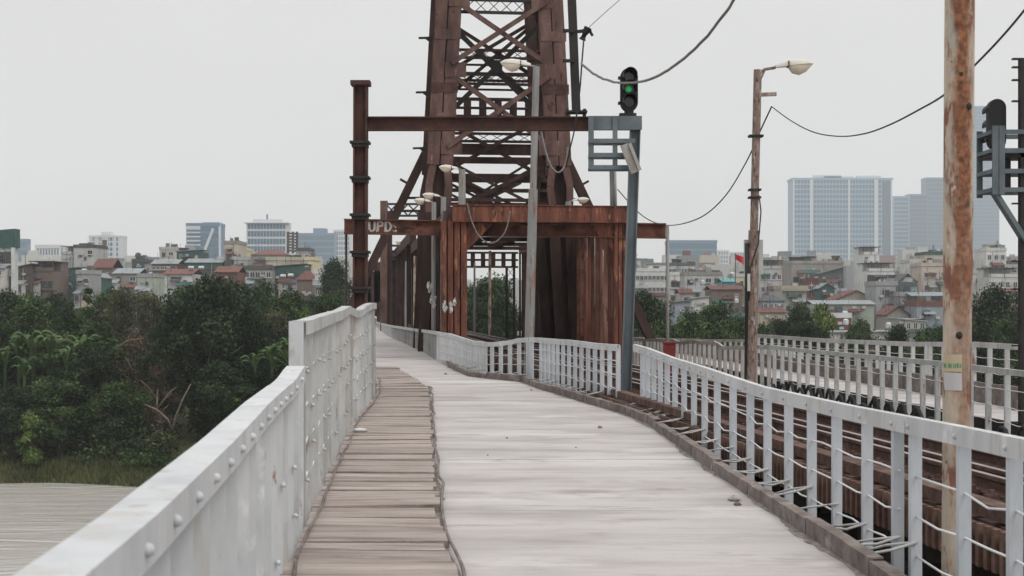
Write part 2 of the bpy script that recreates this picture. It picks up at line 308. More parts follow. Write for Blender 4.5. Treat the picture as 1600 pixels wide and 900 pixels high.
def ztab(line, pts, hi=160.0):
    out = sorted((solve(line, x, hi), y) for x, y in pts)
    return tab([(d, EYE - (y - HOR) * d / F) for d, y in out])

# ------------------------------------------------------------------ the setting: land, river, deck
def nprand(seed): return np.random.RandomState(seed)
def shore(x): return 97.5 + 1.2 * math.sin(x * .13) + .8 * math.sin(x * .37 + 1) + max(0, x - 0) * .05
def ground_z(x, y):
    s = y - shore(x)
    base = -11.6 if s < -2 else -11.6 + (s + 2) * .32 if s < 8 else -8.4 + min(1, (s - 8) / 90) * 2.2
    return base + .25 * math.sin(x * .31 + y * .17) * min(1, max(0, s / 6))
xs = list(range(-1200, -120, 120)) + list(range(-120, 161, 3)) + list(range(240, 1300, 120))
ys = [-220, -60, 60, 90, 94] + list(range(96, 130, 1)) + list(range(130, 240, 8)) + [260, 320, 420, 600, 900, 1300, 1900, 2600, 3300]
g = MB(); vs_ = [(x, y, ground_z(x, y)) for y in ys for x in xs]; nx = len(xs)
g.add(vs_, [(j * nx + i, j * nx + i + 1, (j + 1) * nx + i + 1, (j + 1) * nx + i) for j in range(len(ys) - 1) for i in range(nx - 1)])
struct('ground', g, 'ground_soil', True)
wv = MB(); wv.add([(-1190, -210, -11), (1290, -210, -11), (1290, 112, -11), (-1190, 112, -11)], [(0, 1, 2, 3)]); struct('river', wv, 'river')

# carriageway: concrete slabs laid across
road = MB().sweep([(LX(d) * .5 + KX(d) * .5, d, 0) for d in range(-6, 132, 3)], [(-1.35, -.32), (1.35, -.32), (1.35, -.16), (-1.35, -.16)])
road = struct('road', road, 'under_steel')
d = -6.0; rnd = random.Random(3)
def left_edge(d): return PX(d) + .03 if d < 35 else LX(d) + .02
while d < 128:
    st = rnd.choice([.9, 1.2, 1.9, 2.4, 2.8]) if d < 60 else 3.0
    e = d + st - (rnd.choice([.004, .006, .012]) if d < 60 else 0)
    dz = rnd.uniform(-.0015, .0015); tl = rnd.uniform(-.002, .002)
    mb = MB(); n = 3 if 18 < d < 48 else 1
    for k in range(n):
        a0 = d + (e - d) * k / n; a1 = d + (e - d) * (k + 1) / n
        x0, x1 = left_edge(a0) - .12, KX(a0) + .02; x2, x3 = left_edge(a1) - .12, KX(a1) + .02
        mb.add([(x0, a0, dz), (x1, a0, dz + tl), (x3, a1, dz + tl), (x2, a1, dz), (x0, a0, -.16), (x1, a0, -.16), (x3, a1, -.16), (x2, a1, -.16)],
               [(0, 1, 2, 3), (4, 7, 6, 5)] + ([(0, 4, 5, 1)] if k == 0 else []) + ([(2, 6, 7, 3)] if k == n - 1 else []) + [(1, 5, 6, 2), (3, 7, 4, 0)])
    mb.build('concrete_slab', 'deck_concrete', road); d += st
# footpath of cross planks
path = struct('footpath', MB().sweep([(LX(d) * .5 + PX(d) * .5, d, .006) for d in range(-6, 30, 2)], [(-.44, -.12), (.40, -.12), (.40, 0), (-.44, 0)]), 'under_steel')
d = -6.0; big = 0
while d < 34.6:
    st = rnd.choice([.25, .28, .3, .36, .42, .5]) ; e = d + st - rnd.choice([.003, .004, .006, .012, .022, .03])
    z = .045 + rnd.uniform(-.006, .008) + (.014 if rnd.random() < .14 else 0); tl = rnd.uniform(-.015, .015); jr = rnd.uniform(-.04, .02); jl = rnd.uniform(-.02, .01)
    if e > 34.8: e = 34.8
    x0, x1, x2, x3 = LX(d) + jl, PX(d) + jr, LX(e) + jl, PX(e) + jr + rnd.uniform(-.008, .008)
    f = rnd.uniform(-.006, .006)
    mb = MB().add([(x0, d, z), (x1, d, z + tl), (x3, e, z + tl + f), (x2, e, z + f), (x0, d, z - .05), (x1, d, z - .05), (x3, e, z - .05), (x2, e, z - .05)],
                  [(0, 1, 2, 3), (4, 7, 6, 5), (0, 4, 5, 1), (1, 5, 6, 2), (2, 6, 7, 3), (3, 7, 4, 0)])
    mb.build('plank', 'plank', path); d += st
# right kerb: rusty steel angle in lengths
kerb = struct('kerb', MB().sweep([(KX(d) + .07, d, 0) for d in np.arange(-6, 60, 1.0)], [(-.03, -.2), (.08, -.2), (.08, -.02), (-.03, -.02)]), 'under_steel')
d = -6.0
while d < 58:
    st = rnd.uniform(.9, 1.7); e = d + st - .012; n = 4; h = .115 + rnd.uniform(-.02, .015); j = rnd.uniform(-.012, .012)
    pts = [(KX(d + (e - d) * k / n) + .02 + j + rnd.uniform(-.005, .005), d + (e - d) * k / n, rnd.uniform(-.006, .006)) for k in range(n + 1)]
    MB().sweep(pts, [(-.015, -.12), (.015, -.12), (.015, h - .012), (.075, h - .012), (.075, h), (-.015, h)]).build('kerb_segment', 'kerb_rust', kerb); d += st
# grit along the kerb and bits on the deck
for i, (px, py, r) in enumerate([(937, 669, .034), (792, 685, .016), (1148, 783, .05), (1152, 790, .03), (696, 585, .035), (762, 712, .012), (900, 700, .012), (830, 610, .025)]):
    p = G(px, py); mb = MB(); rr = random.Random(i)
    mb.ball((p.x, p.y, r * .35), r, 6, 4, (1, 1, .55)); mb.v = [(x + rr.uniform(-.3, .3) * r, y + rr.uniform(-.3, .3) * r, max(.001, z + rr.uniform(-.2, .2) * r)) for x, y, z in mb.v]
    o = mb.build('concrete_chunk', 'kerb_rust' if i != 2 else 'deck_concrete')
    tag(o, ['dark lump on the pale deck short of the grey signal post', 'small dark crumb in mid lane beside the far planks', 'pale broken concrete chunk against the right kerb', 'small lump tucked next to the pale chunk by the right kerb',
            'dark lump on the far lane near the end of the planks', 'tiny dark crumb near the cable at the plank edge', 'tiny crumb on the right half of the lane', 'small lump at the foot of the far right kerb'][i], 'rubble', 'bits lying on the deck')
p = G(557, 676, .05)
mb = MB(); rr = random.Random(5); mb.ball((p.x + .04, p.y, .075), .11, 8, 5, (1, .55, .3)); mb.v = [(x + rr.uniform(-.02, .02), y + rr.uniform(-.02, .02), max(.055, z)) for x, y, z in mb.v]
tag(mb.build('litter', 'plastic_white', smooth=True), 'scrap of white litter on the planks beside the left railing', 'litter')

rr = random.Random(77)
def dirt(label, edge, sgn, d0, d1, wmin, wmax, z):
    mb = MB(); k = 0; d = d0; ph = rr.uniform(0, 9)
    while d < d1:
        w_ = wmin + (wmax - wmin) * abs(math.sin(d * 1.7 + ph) * math.sin(d * .63 + 2 * ph)) * rr.uniform(.4, 1.2); x = edge(d)
        mb.v += [(x, d, z), (x + sgn * w_, d + rr.uniform(-.02, .02), z - .002)]; k += 1; d += .09
    for i in range(k - 1): mb.f.append((2 * i, 2 * i + 1, 2 * i + 3, 2 * i + 2))
    tag(mb.build('dirt', 'dirt'), label, 'dirt', kind='stuff')
dirt('dark grit gathered along the right kerb', lambda d: KX(d) + .012, -1, -4, 55, .015, .10, .0065); dirt('dark grit along the right edge of the planks', lambda d: PX(d) - .04, 1, -4, 34, .05, .11, .0065)
# longitudinal steel below the walkways
mb = MB()
for off in (.15, 1.5, 2.9):
    mb.sweep([(LX(d) + off, d, 0) for d in range(-6, 100, 4)], [(-.12, -1.0), (.12, -1.0), (.12, -.34), (-.12, -.34)])
o = mb.build('deck_girder', 'under_steel'); o['kind'] = 'structure'

# ------------------------------------------------------------------ railings
def angle_post(w_, t_, a_, mat_, name='post'):     # unit-high angle iron: flange across the rail (w_) and one along it (a_)
    return MB().bx(-w_ / 2, w_ / 2, 0, t_, 0, 1).bx(-w_ / 2, -w_ / 2 + t_, t_, a_, 0, 1).mesh(name, mat_)
bolt_me = {}
def bolt_mesh(mat_, r=.017):
    k = (mat_, r)
    if k not in bolt_me:
        bolt_me[k] = MB().ball((0, 0, 0), r, 8, 4).mesh('bolt', mat_, True)
    return bolt_me[k]
def heading(line, d): return -math.atan((line(d + .3) - line(d - .3)) / .6) * -1
def railing(label, line, zt, d0, d1, mat_, spacing=.7, pw=.075, band=(.10, .11), side=-1, zb=0.0, levels=(.22, .45, .68), posts=None, step=.35,
            braces=None, knobs=False, bolts=True, wave=.01, rod=.007, postmat=None, jitter=.004, group='white steel railings of the bridge', seed=0):
    """side: -1 when the walkway lies on the left of this railing, +1 when on the right"""
    rd = random.Random(seed)
    e = empty('railing', (line(d0), d0, zb), label, 'railing', group)
    ds = posts or list(np.arange(d0 + .05, d1, spacing))
    bw, bh = band
    n = max(2, int((d1 - d0) / step))
    tops = [(line(d0 + (d1 - d0) * k / n), d0 + (d1 - d0) * k / n, zt(d0 + (d1 - d0) * k / n)) for k in range(n + 1)]
    s = side * bw / 2
    sec = [(-s, -.014), (-s, 0), (s, 0), (s, -bh), (s - side * .012, -bh), (s - side * .012, -.014)]
    MB().sweep(tops, sec if side > 0 else sec[::-1]).build('top_rail', mat_, e)
    pm = angle_post(pw, .009, .05, postmat or mat_)
    bm_ = bolt_mesh(mat_)
    lat = side * (bw / 2 - .012) - side * pw / 2 - side * .003
    for i, d in enumerate(ds):
        d = float(d); z1 = zt(d) - .016; hd = math.atan((line(d + .2) - line(d - .2)) / .4)
        link('post', pm, e, (line(d) + lat, d + rd.uniform(-.02, .02), zb), -hd + rd.uniform(-.03, .03) * (6 if knobs else 1), (1, 1, z1 - zb))
        if bolts and d < 60: link('bolt', bm_, e, (line(d) + s + .004 * side, d, zt(d) - bh * .55))
    for lv in levels:
        pts = []
        for i in range(len(ds) - 1):
            a, b_ = float(ds[i]), float(ds[i + 1]); h0 = zb + (zt(a) - zb) * lv; sag = rd.uniform(-.035, .012) if wave else 0; kx = rd.uniform(-wave, wave)
            pts += [(line(a) + lat, a, h0), (line(a * .5 + b_ * .5) + lat + kx, a * (.5) + b_ * .5 + rd.uniform(-.1, .1) * spacing, h0 + sag)]
        pts.append((line(float(ds[-1])) + lat, float(ds[-1]), zb + (zt(float(ds[-1])) - zb) * lv))
        if len(pts) > 1: MB().tube(pts, rod, 5).build('rod', 'galv_rod' if mat_ != 'rail_old' else mat_, e, True)
    if knobs:
        km = MB().tube([(0, 0, 0), (side * .012, -.004, 0), (side * .026, -.008, -.01)], [.012, .015, .009], 6).mesh('rod_end', mat_, True)
        for d in ds:
            for lv in levels:
                d = float(d)
                if rd.random() < .55: link('rod_end', km, e, (line(d) + lat + side * pw / 2, d, zb + (zt(d) - zb) * (lv + rd.uniform(-.02, .02))), rd.uniform(-.8, .8))
    if braces:
        for d in ds:
            d = float(d)
            if not (braces[0] < d < braces[1]) or rd.random() < .12: continue
            zz = .14 + rd.uniform(-.03, .03); q = V(line(d) + lat, d - .01, zz)
            kx = KX(d)
            for a_, lz in ((-.12, .10), (.14, .06)):
                if rd.random() < .9:
                    MB().tube([q, (kx * .5 + q.x * .5 + .03, d + a_ * .6, zz - .035), (KX(d + a_) + .05, d + a_ + .06, lz)], .009, 6).build('stay_rod', 'white_rail_worn', e, True)
    return e
# right railing beside the lane
rlo = tab([(0, .36), (32, .36), (38, -.08), (90, -.10)])
RL = lambda d: KX(d) + rlo(min(d, 90))
rz = ztab(RL, [(1600, 685), (1473, 660), (1333, 634), (1193, 604), (1100, 573), (1053, 559), (1016, 545), (992, 538), (972, 539), (931, 536), (890, 531), (816, 527), (796, 532), (766, 535), (739, 532), (703, 521), (684, 518), (653, 514), (625, 510)])
RLp = [solve(RL, x) for x in (1581, 1501, 1427, 1401, 1351, 1305.5, 1266, 1230, 1197, 1170, 1143.5, 1119, 1099, 1082, 1067, 1053, 1041, 1030, 1020, 1011, 1003)]
ds_a = [RLp[0] - .64 * k for k in range(12, 0, -1)] + RLp[:3]
railing('nearest white railing right of the lane, in front of the rusty pole', RL, rz, ds_a[0] - .1, RLp[2] + .06, 'white_rail', posts=ds_a, pw=.068, band=(.06, .105), zb=-.28, levels=(.30, .50, .70), postmat='rail_post', braces=(3, 30), seed=1, wave=.02)
railing('white railing right of the lane between the rusty pole and the grey signal post', RL, rz, RLp[2] + .08, solve(RL, 992), 'white_rail', posts=RLp[3:], pw=.068, band=(.06, .105), zb=-.28, levels=(.30, .50, .70), postmat='rail_post', braces=(3, 21), seed=2, wave=.025)
railing('wavy white railing beyond the grey signal post, in front of the red portal', RL, rz, solve(RL, 966), 29.2, 'white_rail', spacing=.50, pw=.066, band=(.06, .10), zb=-.28, levels=(.28, .45, .62, .79), postmat='rail_post', braces=(22, 29), seed=3, wave=.02)
railing('dipping white railing at the far bend of the lane', RL, rz, 29.25, 38.5, 'white_rail', spacing=.36, pw=.078, band=(.06, .10), zb=-.2, levels=(.3, .5, .7), braces=(29, 34), seed=4)
railing('distant grey railing running along the dark truss columns', RL, rz, 38.6, 100, 'white_rail_worn', spacing=.8, pw=.08, band=(.06, .10), zb=-.2, levels=(.4, .7), seed=5, bolts=False, step=1)
# left railing
LL = lambda d: LX(d) - .055
LLi = lambda d: LX(d)
lz1 = tab([(-6, 1.11), (0, 1.11), (2.4, 1.13), (3.3, 1.112), (5.1, 1.105), (6.9, 1.12), (8.2, 1.114), (8.55, 1.112), (8.8, 1.116), (9.1, 1.13), (9.45, 1.158), (9.75, 1.172)])
railing('low white railing at left with a broad riveted top plate, nearest the viewer', LL, lz1, -5.5, 9.75, 'white_rail', spacing=.45, pw=.10, band=(.126, .105), side=1, zb=-.25, levels=(.35, .6), step=.15, seed=6, rod=.009, wave=.004, knobs=True)
lzt = ztab(LLi, [(480, 501), (487, 500), (505, 494), (521, 489), (536, 485), (548, 478), (554, 482), (560, 485.5), (566, 484), (572, 479), (579, 475), (585, 473), (588, 474)], 25.5)
d_end = solve(LLi, 588.5, 25.5)
dl0 = solve(LLi, 480.5, 25.5)
tall = railing('tall worn white railing at left with bent top rail and knobbed posts', LL, lzt, dl0, d_end, 'white_rail_worn', spacing=.7, pw=.075, band=(.11, .10), side=1, zb=-.2, levels=(.30, .46, .62, .78), knobs=True, seed=7, bolts=False, rod=.009, step=.2)
MB().bx(LL(dl0) - .075, LL(dl0) + .03, dl0 - .03, dl0 - .012, -.2, lzt(dl0) - .003).build('end_plate', 'white_rail', tall)
railing('far left railing hidden behind the end of the tall railing', LL, tab([(28, 1.35), (90, 1.2)]), d_end + .1, 70, 'white_rail_worn', spacing=.9, side=1, zb=-.2, levels=(.4, .7), seed=8, bolts=False, step=1)
# railings of the opposite walkway
az = ztab(AX, [(1620, 581), (1590, 578), (1469, 564), (1371, 555), (1259, 545), (1205, 539)])
bz = ztab(BX, [(1620, 540), (1590, 538), (1520, 534), (1418, 534), (1287, 529), (1182, 522)])
a1 = solve(AX, 1203)
railing('white railing between the track and the opposite walkway', AX, az, 12, a1, 'white_rail_worn', spacing=.66, pw=.085, band=(.06, .09), zb=ZR - .1, levels=(.3, .5, .72), seed=11, bolts=False)
azo = ztab(AX, [(1200, 539), (1186, 540), (1180, 536), (1172, 541), (1150, 540), (1128, 541), (1120, 533), (1098, 533), (1085, 531), (1064, 534), (1052, 530), (1020, 529), (1000, 529)])
railing('grey unpainted railing across the track behind the red box', AX, azo, a1 + .1, 66, 'rail_old', spacing=.62, pw=.095, band=(.07, .10), zb=ZR - .3, levels=(.45, .7), seed=12, bolts=False, step=.5)
b1 = solve(BX, 1450)
railing('outer white railing of the opposite walkway, right of the rusty pole', BX, bz, 14, b1, 'white_rail_worn', spacing=.8, pw=.095, band=(.07, .11), zb=ZR, levels=(.3, .5, .75), side=-1, seed=13, bolts=False)
b2 = solve(BX, 1179)
railing('outer white railing of the opposite walkway, between the lamp post and the rusty pole', BX, bz, b1 + .1, b2, 'white_rail_worn', spacing=.8, pw=.09, band=(.07, .11), zb=ZR, levels=(.3, .5, .75), seed=14, bolts=False)
bzo = ztab(BX, [(1178, 530), (1100, 530), (1000, 527), (960, 526)])
railing('far weathered outer railing of the opposite walkway below the trees', BX, bzo, b2 + .1, 95, 'rail_old', spacing=.8, pw=.09, band=(.07, .10), zb=ZR, levels=(.5,), seed=15, bolts=False, step=1)
# opposite walkway: deck, brown upstand and slabs
ow = struct('walkway', MB().sweep([(AX(d) + 1.6, d, ZR) for d in range(6, 110, 4)], [(-.65, -.3), (1.45, -.3), (1.45, 0), (-.65, 0)]), 'deck_concrete')
d = 8.0
while d < 80:
    st = rnd.uniform(1.4, 2.4)
    MB().sweep([(BX(d + k * (st - .02) / 2) - .12, d + k * (st - .02) / 2, ZR + rnd.uniform(-.01, .01)) for k in range(3)], [(-.06, .002), (.06, .002), (.06, .42), (-.06, .42)]).build('kerb_segment', 'kerb_rust', ow)
    MB().sweep([(AX(d + k * (st - .02) / 2) + .98, d + k * (st - .02) / 2, ZR + rnd.uniform(-.01, .01)) for k in range(3)], [(-.05, -.3), (.05, -.3), (.05, .09), (-.05, .09)]).build('kerb_segment', 'under_steel', ow)
    d += st

# ------------------------------------------------------------------ railway track
tr = empty('railway_track', (TX(8), 8, 0), 'rusty railway track on thick cross sleepers right of the white railing', 'track')
slm = MB().bx(-1.2, 1.2, -.105, .105, -.26, 0).mesh('sleeper', 'sleeper')
d = -2.0; k = 0
hd = math.atan((TX(30) - TX(20)) / 10)
while d < 92 and k < 290:
    link('sleeper', slm, tr, (TX(d) + rnd.uniform(-.03, .03), d, .13 + rnd.uniform(-.008, .008)), -hd + rnd.uniform(-.012, .012)); d += .315; k += 1
rail_sec = [(-.065, 0), (.065, 0), (.065, .012), (.012, .03), (.012, .10), (.034, .112), (.034, .14), (-.034, .14), (-.034, .112), (-.012, .10), (-.012, .03), (-.065, .012)]
for off, mt in ((-.53, 'track_rust'), (.53, 'track_rust'), (-.30, 'track_rust'), (.30, 'track_rust'), (.92, 'track_rust')):
    o = MB().sweep([(TX(d) + off, d, .142) for d in range(-2, 100, 3)], rail_sec).build('rail', mt, tr)
    MB().sweep([(TX(d) + off, d, .1435) for d in range(-2, 100, 3)], [(-.026, .139), (.026, .139), (.026, .142), (-.026, .142)]).build('rail_head', 'rail_head', o)
sp = MB().bx(-.05, .05, -.04, .04, 0, .035).bx(-.018, .018, -.018, .018, .035, .07).mesh('spike', 'track_rust')
d = -2.0; k = 0
while d < 28:
    for off in (-.64, .40): link('spike', sp, tr, (TX(d) + off, d, .132), -hd)
    d += .315
mb = MB(); k = 0; dd = 7.5
while dd < 24:
    mb.bar((TX(dd) - 1.25, dd, -.16), (TX(dd) - 1.25, dd, .125), .05, .07, (0, 1, 0)); dd += .115
mb.sweep([(TX(d) - 1.215, d, 0) for d in np.arange(7.5, 24.1, 1.5)], [(-.008, -.16), (.008, -.16), (.008, .12), (-.008, .12)])
o = mb.build('ribbed_plate', 'rib_brown', tr); o['kind'] = 'stuff'
for off in (-1.05, 1.05): MB().sweep([(TX(d) + off, d, .131) for d in range(-2, 100, 3)], [(-.08, .004), (.08, .004), (.08, .10), (-.08, .10)]).build('guard_timber', 'track_rust', tr)
# girders and floor beams that carry the track
gd = empty('bridge_girder', (TX(8), 8, -1), 'dark plate girders under the railway track', 'girder')
for off, z0 in ((-.75, -1.5), (.75, -1.9), (2.35, -2.6)):
    MB().sweep([(TX(d) + off, d, 0) for d in range(-4, 100, 4)], [(-.02, z0), (.02, z0), (.02, -.145), (-.02, -.145)]).build('web_plate', 'under_steel', gd)
    MB().sweep([(TX(d) + off, d, 0) for d in range(-4, 100, 4)], [(-.16, z0 - .05), (.16, z0 - .05), (.16, z0 - .003), (-.16, z0 - .003)]).build('flange', 'under_steel', gd)
stf = MB().bx(-.10, -.022, -.03, .03, -1.45, -.17).mesh('stiffener', 'under_steel'); stf2 = MB().bx(-.12, -.022, -.035, .035, -2.5, -.17).mesh('stiffener', 'rust_dark')
for k in range(34): link('stiffener', stf, gd, (TX(4 + k * 1.0) - .75, 4 + k * 1.0, 0), -hd); link('stiffener', stf2, gd, (TX(4 + k * 1.0) + 2.35, 4 + k * 1.0, 0), -hd)
for k in range(16):
    d = 3 + k * 2.6; MB().bar((KX(d) - .2, d, -.62), (AX(d) + 3, d, -.85), .22, .5).build('floor_beam', 'under_steel', gd)

# ------------------------------------------------------------------ steel truss: portal, tower, outriggers
AXS = -.115; nrm = math.hypot(AXS, 1)
A_ = V(AXS / nrm, 1 / nrm, 0); B_ = V(1 / nrm, -AXS / nrm, 0)
def T(u, v, z): return V(.5, 40, z) + A_ * u + B_ * v - V(0, 0, 0)
tw = empty('truss_tower', T(9.5, 0, -1), 'tall rust brown riveted truss tower with red portal over the railway', 'bridge tower')
def tp(name, p, q, w_, h_, mt, up=(0, 0, 1), parent=None): return MB().bar(p, q, w_, h_, up).build(name, mt, parent or tw)
def lattice(p, q, hgt, mt, ncell, up=V(0, 0, 1), ch=.09, lc=.045, cross=True, name='lattice_beam'):
    mb = MB(); p = Vector(p); q = Vector(q); u_ = up * hgt / 2
    mb.bar(p + u_, q + u_, .12, ch); mb.bar(p - u_, q - u_, .12, ch)
    dy = V(0, .03, 0)
    for i in range(ncell):
        a = p.lerp(q, i / ncell); b_ = p.lerp(q, (i + 1) / ncell)
        if cross or i % 2 == 0: mb.bar(a - u_ + dy, b_ + u_ + dy, .02, lc, (0, 1, 0))
        if cross or i % 2 == 1: mb.bar(a + u_ - dy, b_ - u_ - dy, .02, lc, (0, 1, 0))
    return mb.build(name, mt, tw)
def hw(z): return 2.51 - .053 * (z - 5.4)              # half width of tower to the outside of the legs
ZT = 17.2
def leg(u, s, mt, dark):
    c = lambda z: s * (hw(z) - .43)
    mb = MB()
    for o_ in (-.225, .225):
        mb.bar(T(u, c(6.3) + o_, 6.3), T(u, c(ZT) + o_, ZT), .41, .55, (0, 1, 0))
        mb.bar(T(u, c(6.3) + o_, 6.3), T(u, c(5.6) + o_ * 1.5, 5.6), .24, .5, (0, 1, 0))
        mb.bar(T(u, c(5.6) + o_ * 1.5, 5.6), T(u, c(4.7) + o_ * 1.25, 4.7), .24, .5, (0, 1, 0))
    o = mb.build('leg', mt, tw)
    for o_ in (-.225, .225): MB().bar(T(u, c(4.7) + o_ * 1.25, 4.69), T(u, c(-1) + o_, -1), .36, .5, (0, 1, 0)).build('leg_base', 'rust_dark', o)
    m2 = MB().bar(T(u + .12, c(-1), -1), T(u + .12, c(ZT - .1), ZT - .1), .5, .1, (0, 1, 0)); m2.build('web_plate', 'rust_dark', o)
    if not dark:
        for z in (7.9, 8.9, 10.7, 13.2, 15.8):
            g0 = T(u - .288, c(z), z); MB().bar(g0 - B_ * .44, g0 + B_ * .44, .018, .34, (0, 0, 1)).build('splice_plate', 'rust_tower' if z != 8.9 else 'rust_gantry', o)
        for z in (9.5, 6.9, 11.9, 14.6):
            g0 = T(u - .289, c(z) - s * .33, z); MB().bar(g0 - B_ * .36, g0 + B_ * .36, .02, .5, (0, 0, 1)).build('gusset_plate', mt, o)
    return o
for s in (-1, 1): leg(8, s, 'rust_tower', False)
for s in (-1, 1): leg(11.6, s, 'rust_dark', True)  # rear pair darker: shade and darker paint both put into the colour
for z in (9.0, 7.05, 10.9):                                    # ladder stubs on the left leg
    p = T(9.5, -hw(z) - .02, z); MB().bar(p, p - B_ * .45 - V(0, 0, .02), .12, .06).bar(p - V(0, 0, .15), p - B_ * .2, .1, .08).build('bracket', 'dark_iron', tw)
def xbr(u, z0, z1, mt, w_=.15, t_=.08, ins=.62):
    a = hw(z0) - ins; b_ = hw(z1) - ins
    tp('brace', T(u, -a, z0), T(u, b_, z1), t_, w_, mt); tp('brace', T(u + t_ + .01, a, z0), T(u + t_ + .01, -b_, z1), t_, w_, mt)
uF = 7.66
xbr(uF, 9.72, 11.85, 'rust_tower', .16); xbr(uF, 6.9, 9.35, 'rust_tower', .16); xbr(uF, 12.3, 14.4, 'rust_tower', .16); xbr(uF, 14.6, 16.9, 'rust_tower', .16)
lattice(T(7.95, -1.75, 11.72), T(7.95, 1.75, 11.72), .42, 'dark_iron', 8); lattice(T(7.95, -1.6, 14.5), T(7.95, 1.6, 14.5), .42, 'rust_dark', 8); tp('top_beam', T(8, -2.3, 17.3), T(8, 2.3, 17.3), .6, .5, 'rust_tower')
uR = 11.35
for z0, z1 in ((8.9, 11.9), (9.9, 12.0), (6.2, 8.3)): xbr(uR + (z0 - 8) * .15, z0, z1, 'rust_dark', .13, .07, .5)
xbr(9.6, 8.1, 11.5, 'dark_iron', .17, .07, .55)
for z, hg, nc in ((10.70, .28, 10), (9.78, .34, 9), (7.66, .28, 8)): lattice(T(uR, -2.0, z), T(uR, 2.0, z), hg, 'rust_dark', nc)
lattice(T(13.5, -2.0, 10.2), T(13.5, 2.0, 10.2), .25, 'rust_dark', 10)
for z in (10.35, 9.45, 10.05): tp('strut', T(uR + .3, -2.1, z), T(uR + .3, 2.1, z), .08, .07, 'rust_dark')
tp('gusset_plate', T(9.55, -.15, 9.95), T(9.55, .25, 9.95), .03, .45, 'dark_iron')
mb = MB()                                                      # batten girder with rectangular holes
for z in (9.05, 8.42): mb.bar(T(uR, -2.1, z), T(uR, 2.1, z), .2, .1)
mb.bar(T(uR, -2.1, 8.73), T(uR, 2.1, 8.73), .2, .07)
for k in range(8): v = -1.95 + k * .56; mb.bar(T(uR, v, 8.42), T(uR, v, 9.05), .27, .16, (0, 1, 0))
mb.build('batten_girder', 'rust_dark', tw)
for z, h in ((7.25, .38), (6.85, .22), (6.2, .3), (5.75, .12)): tp('cross_girder', T(uR + .2, -2.15, z), T(uR + .2, 2.15, z), .3, h, 'rust_dark')
for u in (8.4, 11.3, 14.5, 18):                                # tangle of rods and braces above the portal roof
    xbr(u, 4.6, 6.6, 'rust_dark', .10, .06, .5)
    tp('strut', T(u, -2.1, 5.0 + .02 * u), T(u, 2.1, 5.0 + .02 * u), .1, .12, 'rust_dark')
xbr(13, 4.4, 6.9, 'rust_tower', .13, .06, .3); xbr(16, 4.4, 7.4, 'dark_iron', .10, .06, .1)
for s in (-1, 1):                                              # side bracing between front and rear legs
    for z0, z1 in ((6.9, 9.4), (9.6, 11.9), (12, 14.4), (14.6, 17)):
        tp('brace', T(8.2, s * (hw(z0) - .35), z0), T(11.4, s * (hw(z1) - .35), z1), .07, .14, 'rust_dark'); tp('brace', T(8.2, s * (hw(z1) - .42), z1), T(11.4, s * (hw(z0) - .42), z0), .07, .14, 'rust_dark')
    # raking outrigger that props the tower outside the walkways
    p0 = T(9.6, s * (hw(6.8) + .0), 6.9); p1 = T(9.6, s * (hw(1.4) + 2.45), 1.2)
    o = tp('raking_brace', p0, p1, .34, .30, 'rust_dark'); p2 = p0.lerp(p1, 1.45); tp('raking_brace', p1, p2, .34, .3, 'rust_dark')
    for f in (.28, .36): q = p0.lerp(p1, f); tp('tie_bar', q, V(T(9.6, s * hw(5), 0).x, q.y, q.z), .08, .08, 'rust_dark', parent=o)
    q = p0.lerp(p1, .2); tp('bracket', q, q + B_ * s * .35 + V(0, 0, .2), .1, .08, 'rust_dark', parent=o)
# portal frame and corridor columns
def column(u, v, mt, z1=4.0, wv=.62, du=.5, z0=-1.2):
    mb = MB(); nb = 4
    mb.bar(T(u + du / 2, v, z0), T(u + du / 2, v, z1), wv * .9, .02, (0, 1, 0))
    for k in range(nb):
        vv = v - wv / 2 + wv * (k + .5) / nb; mb.bar(T(u, vv, z0), T(u, vv, z1), wv / nb * .80, du if k in (0, nb - 1) else du * .8, (0, 1, 0))
    return mb.build('column', mt, tw)
column(.25, -2.13, 'rust_red', 3.95, .76); column(.25, 2.72, 'rust_red', 3.95, .52)
mb = MB(); mb.bar(T(-.1, -2.2, 4.16), T(-.1, 3.02, 4.16), .05, .44); mb.bar(T(.05, -2.2, 4.39), T(.05, 3.02, 4.39), .42, .025); mb.bar(T(.05, -2.2, 3.93), T(.05, 3.02, 3.93), .42, .025); mb.build('portal_beam', 'rust_red', tw)
for s, v in ((1, -1.78), (-1, 2.44)): MB().add([T(.1, v, 3.9), T(.1, v + s * .75, 3.9), T(.1, v, 3.1), T(.16, v, 3.9), T(.16, v + s * .75, 3.9), T(.16, v, 3.1)], [(0, 1, 2), (3, 5, 4), (0, 3, 4, 1), (1, 4, 5, 2), (2, 5, 3, 0)]).build('knee_plate', 'rust_red', tw)
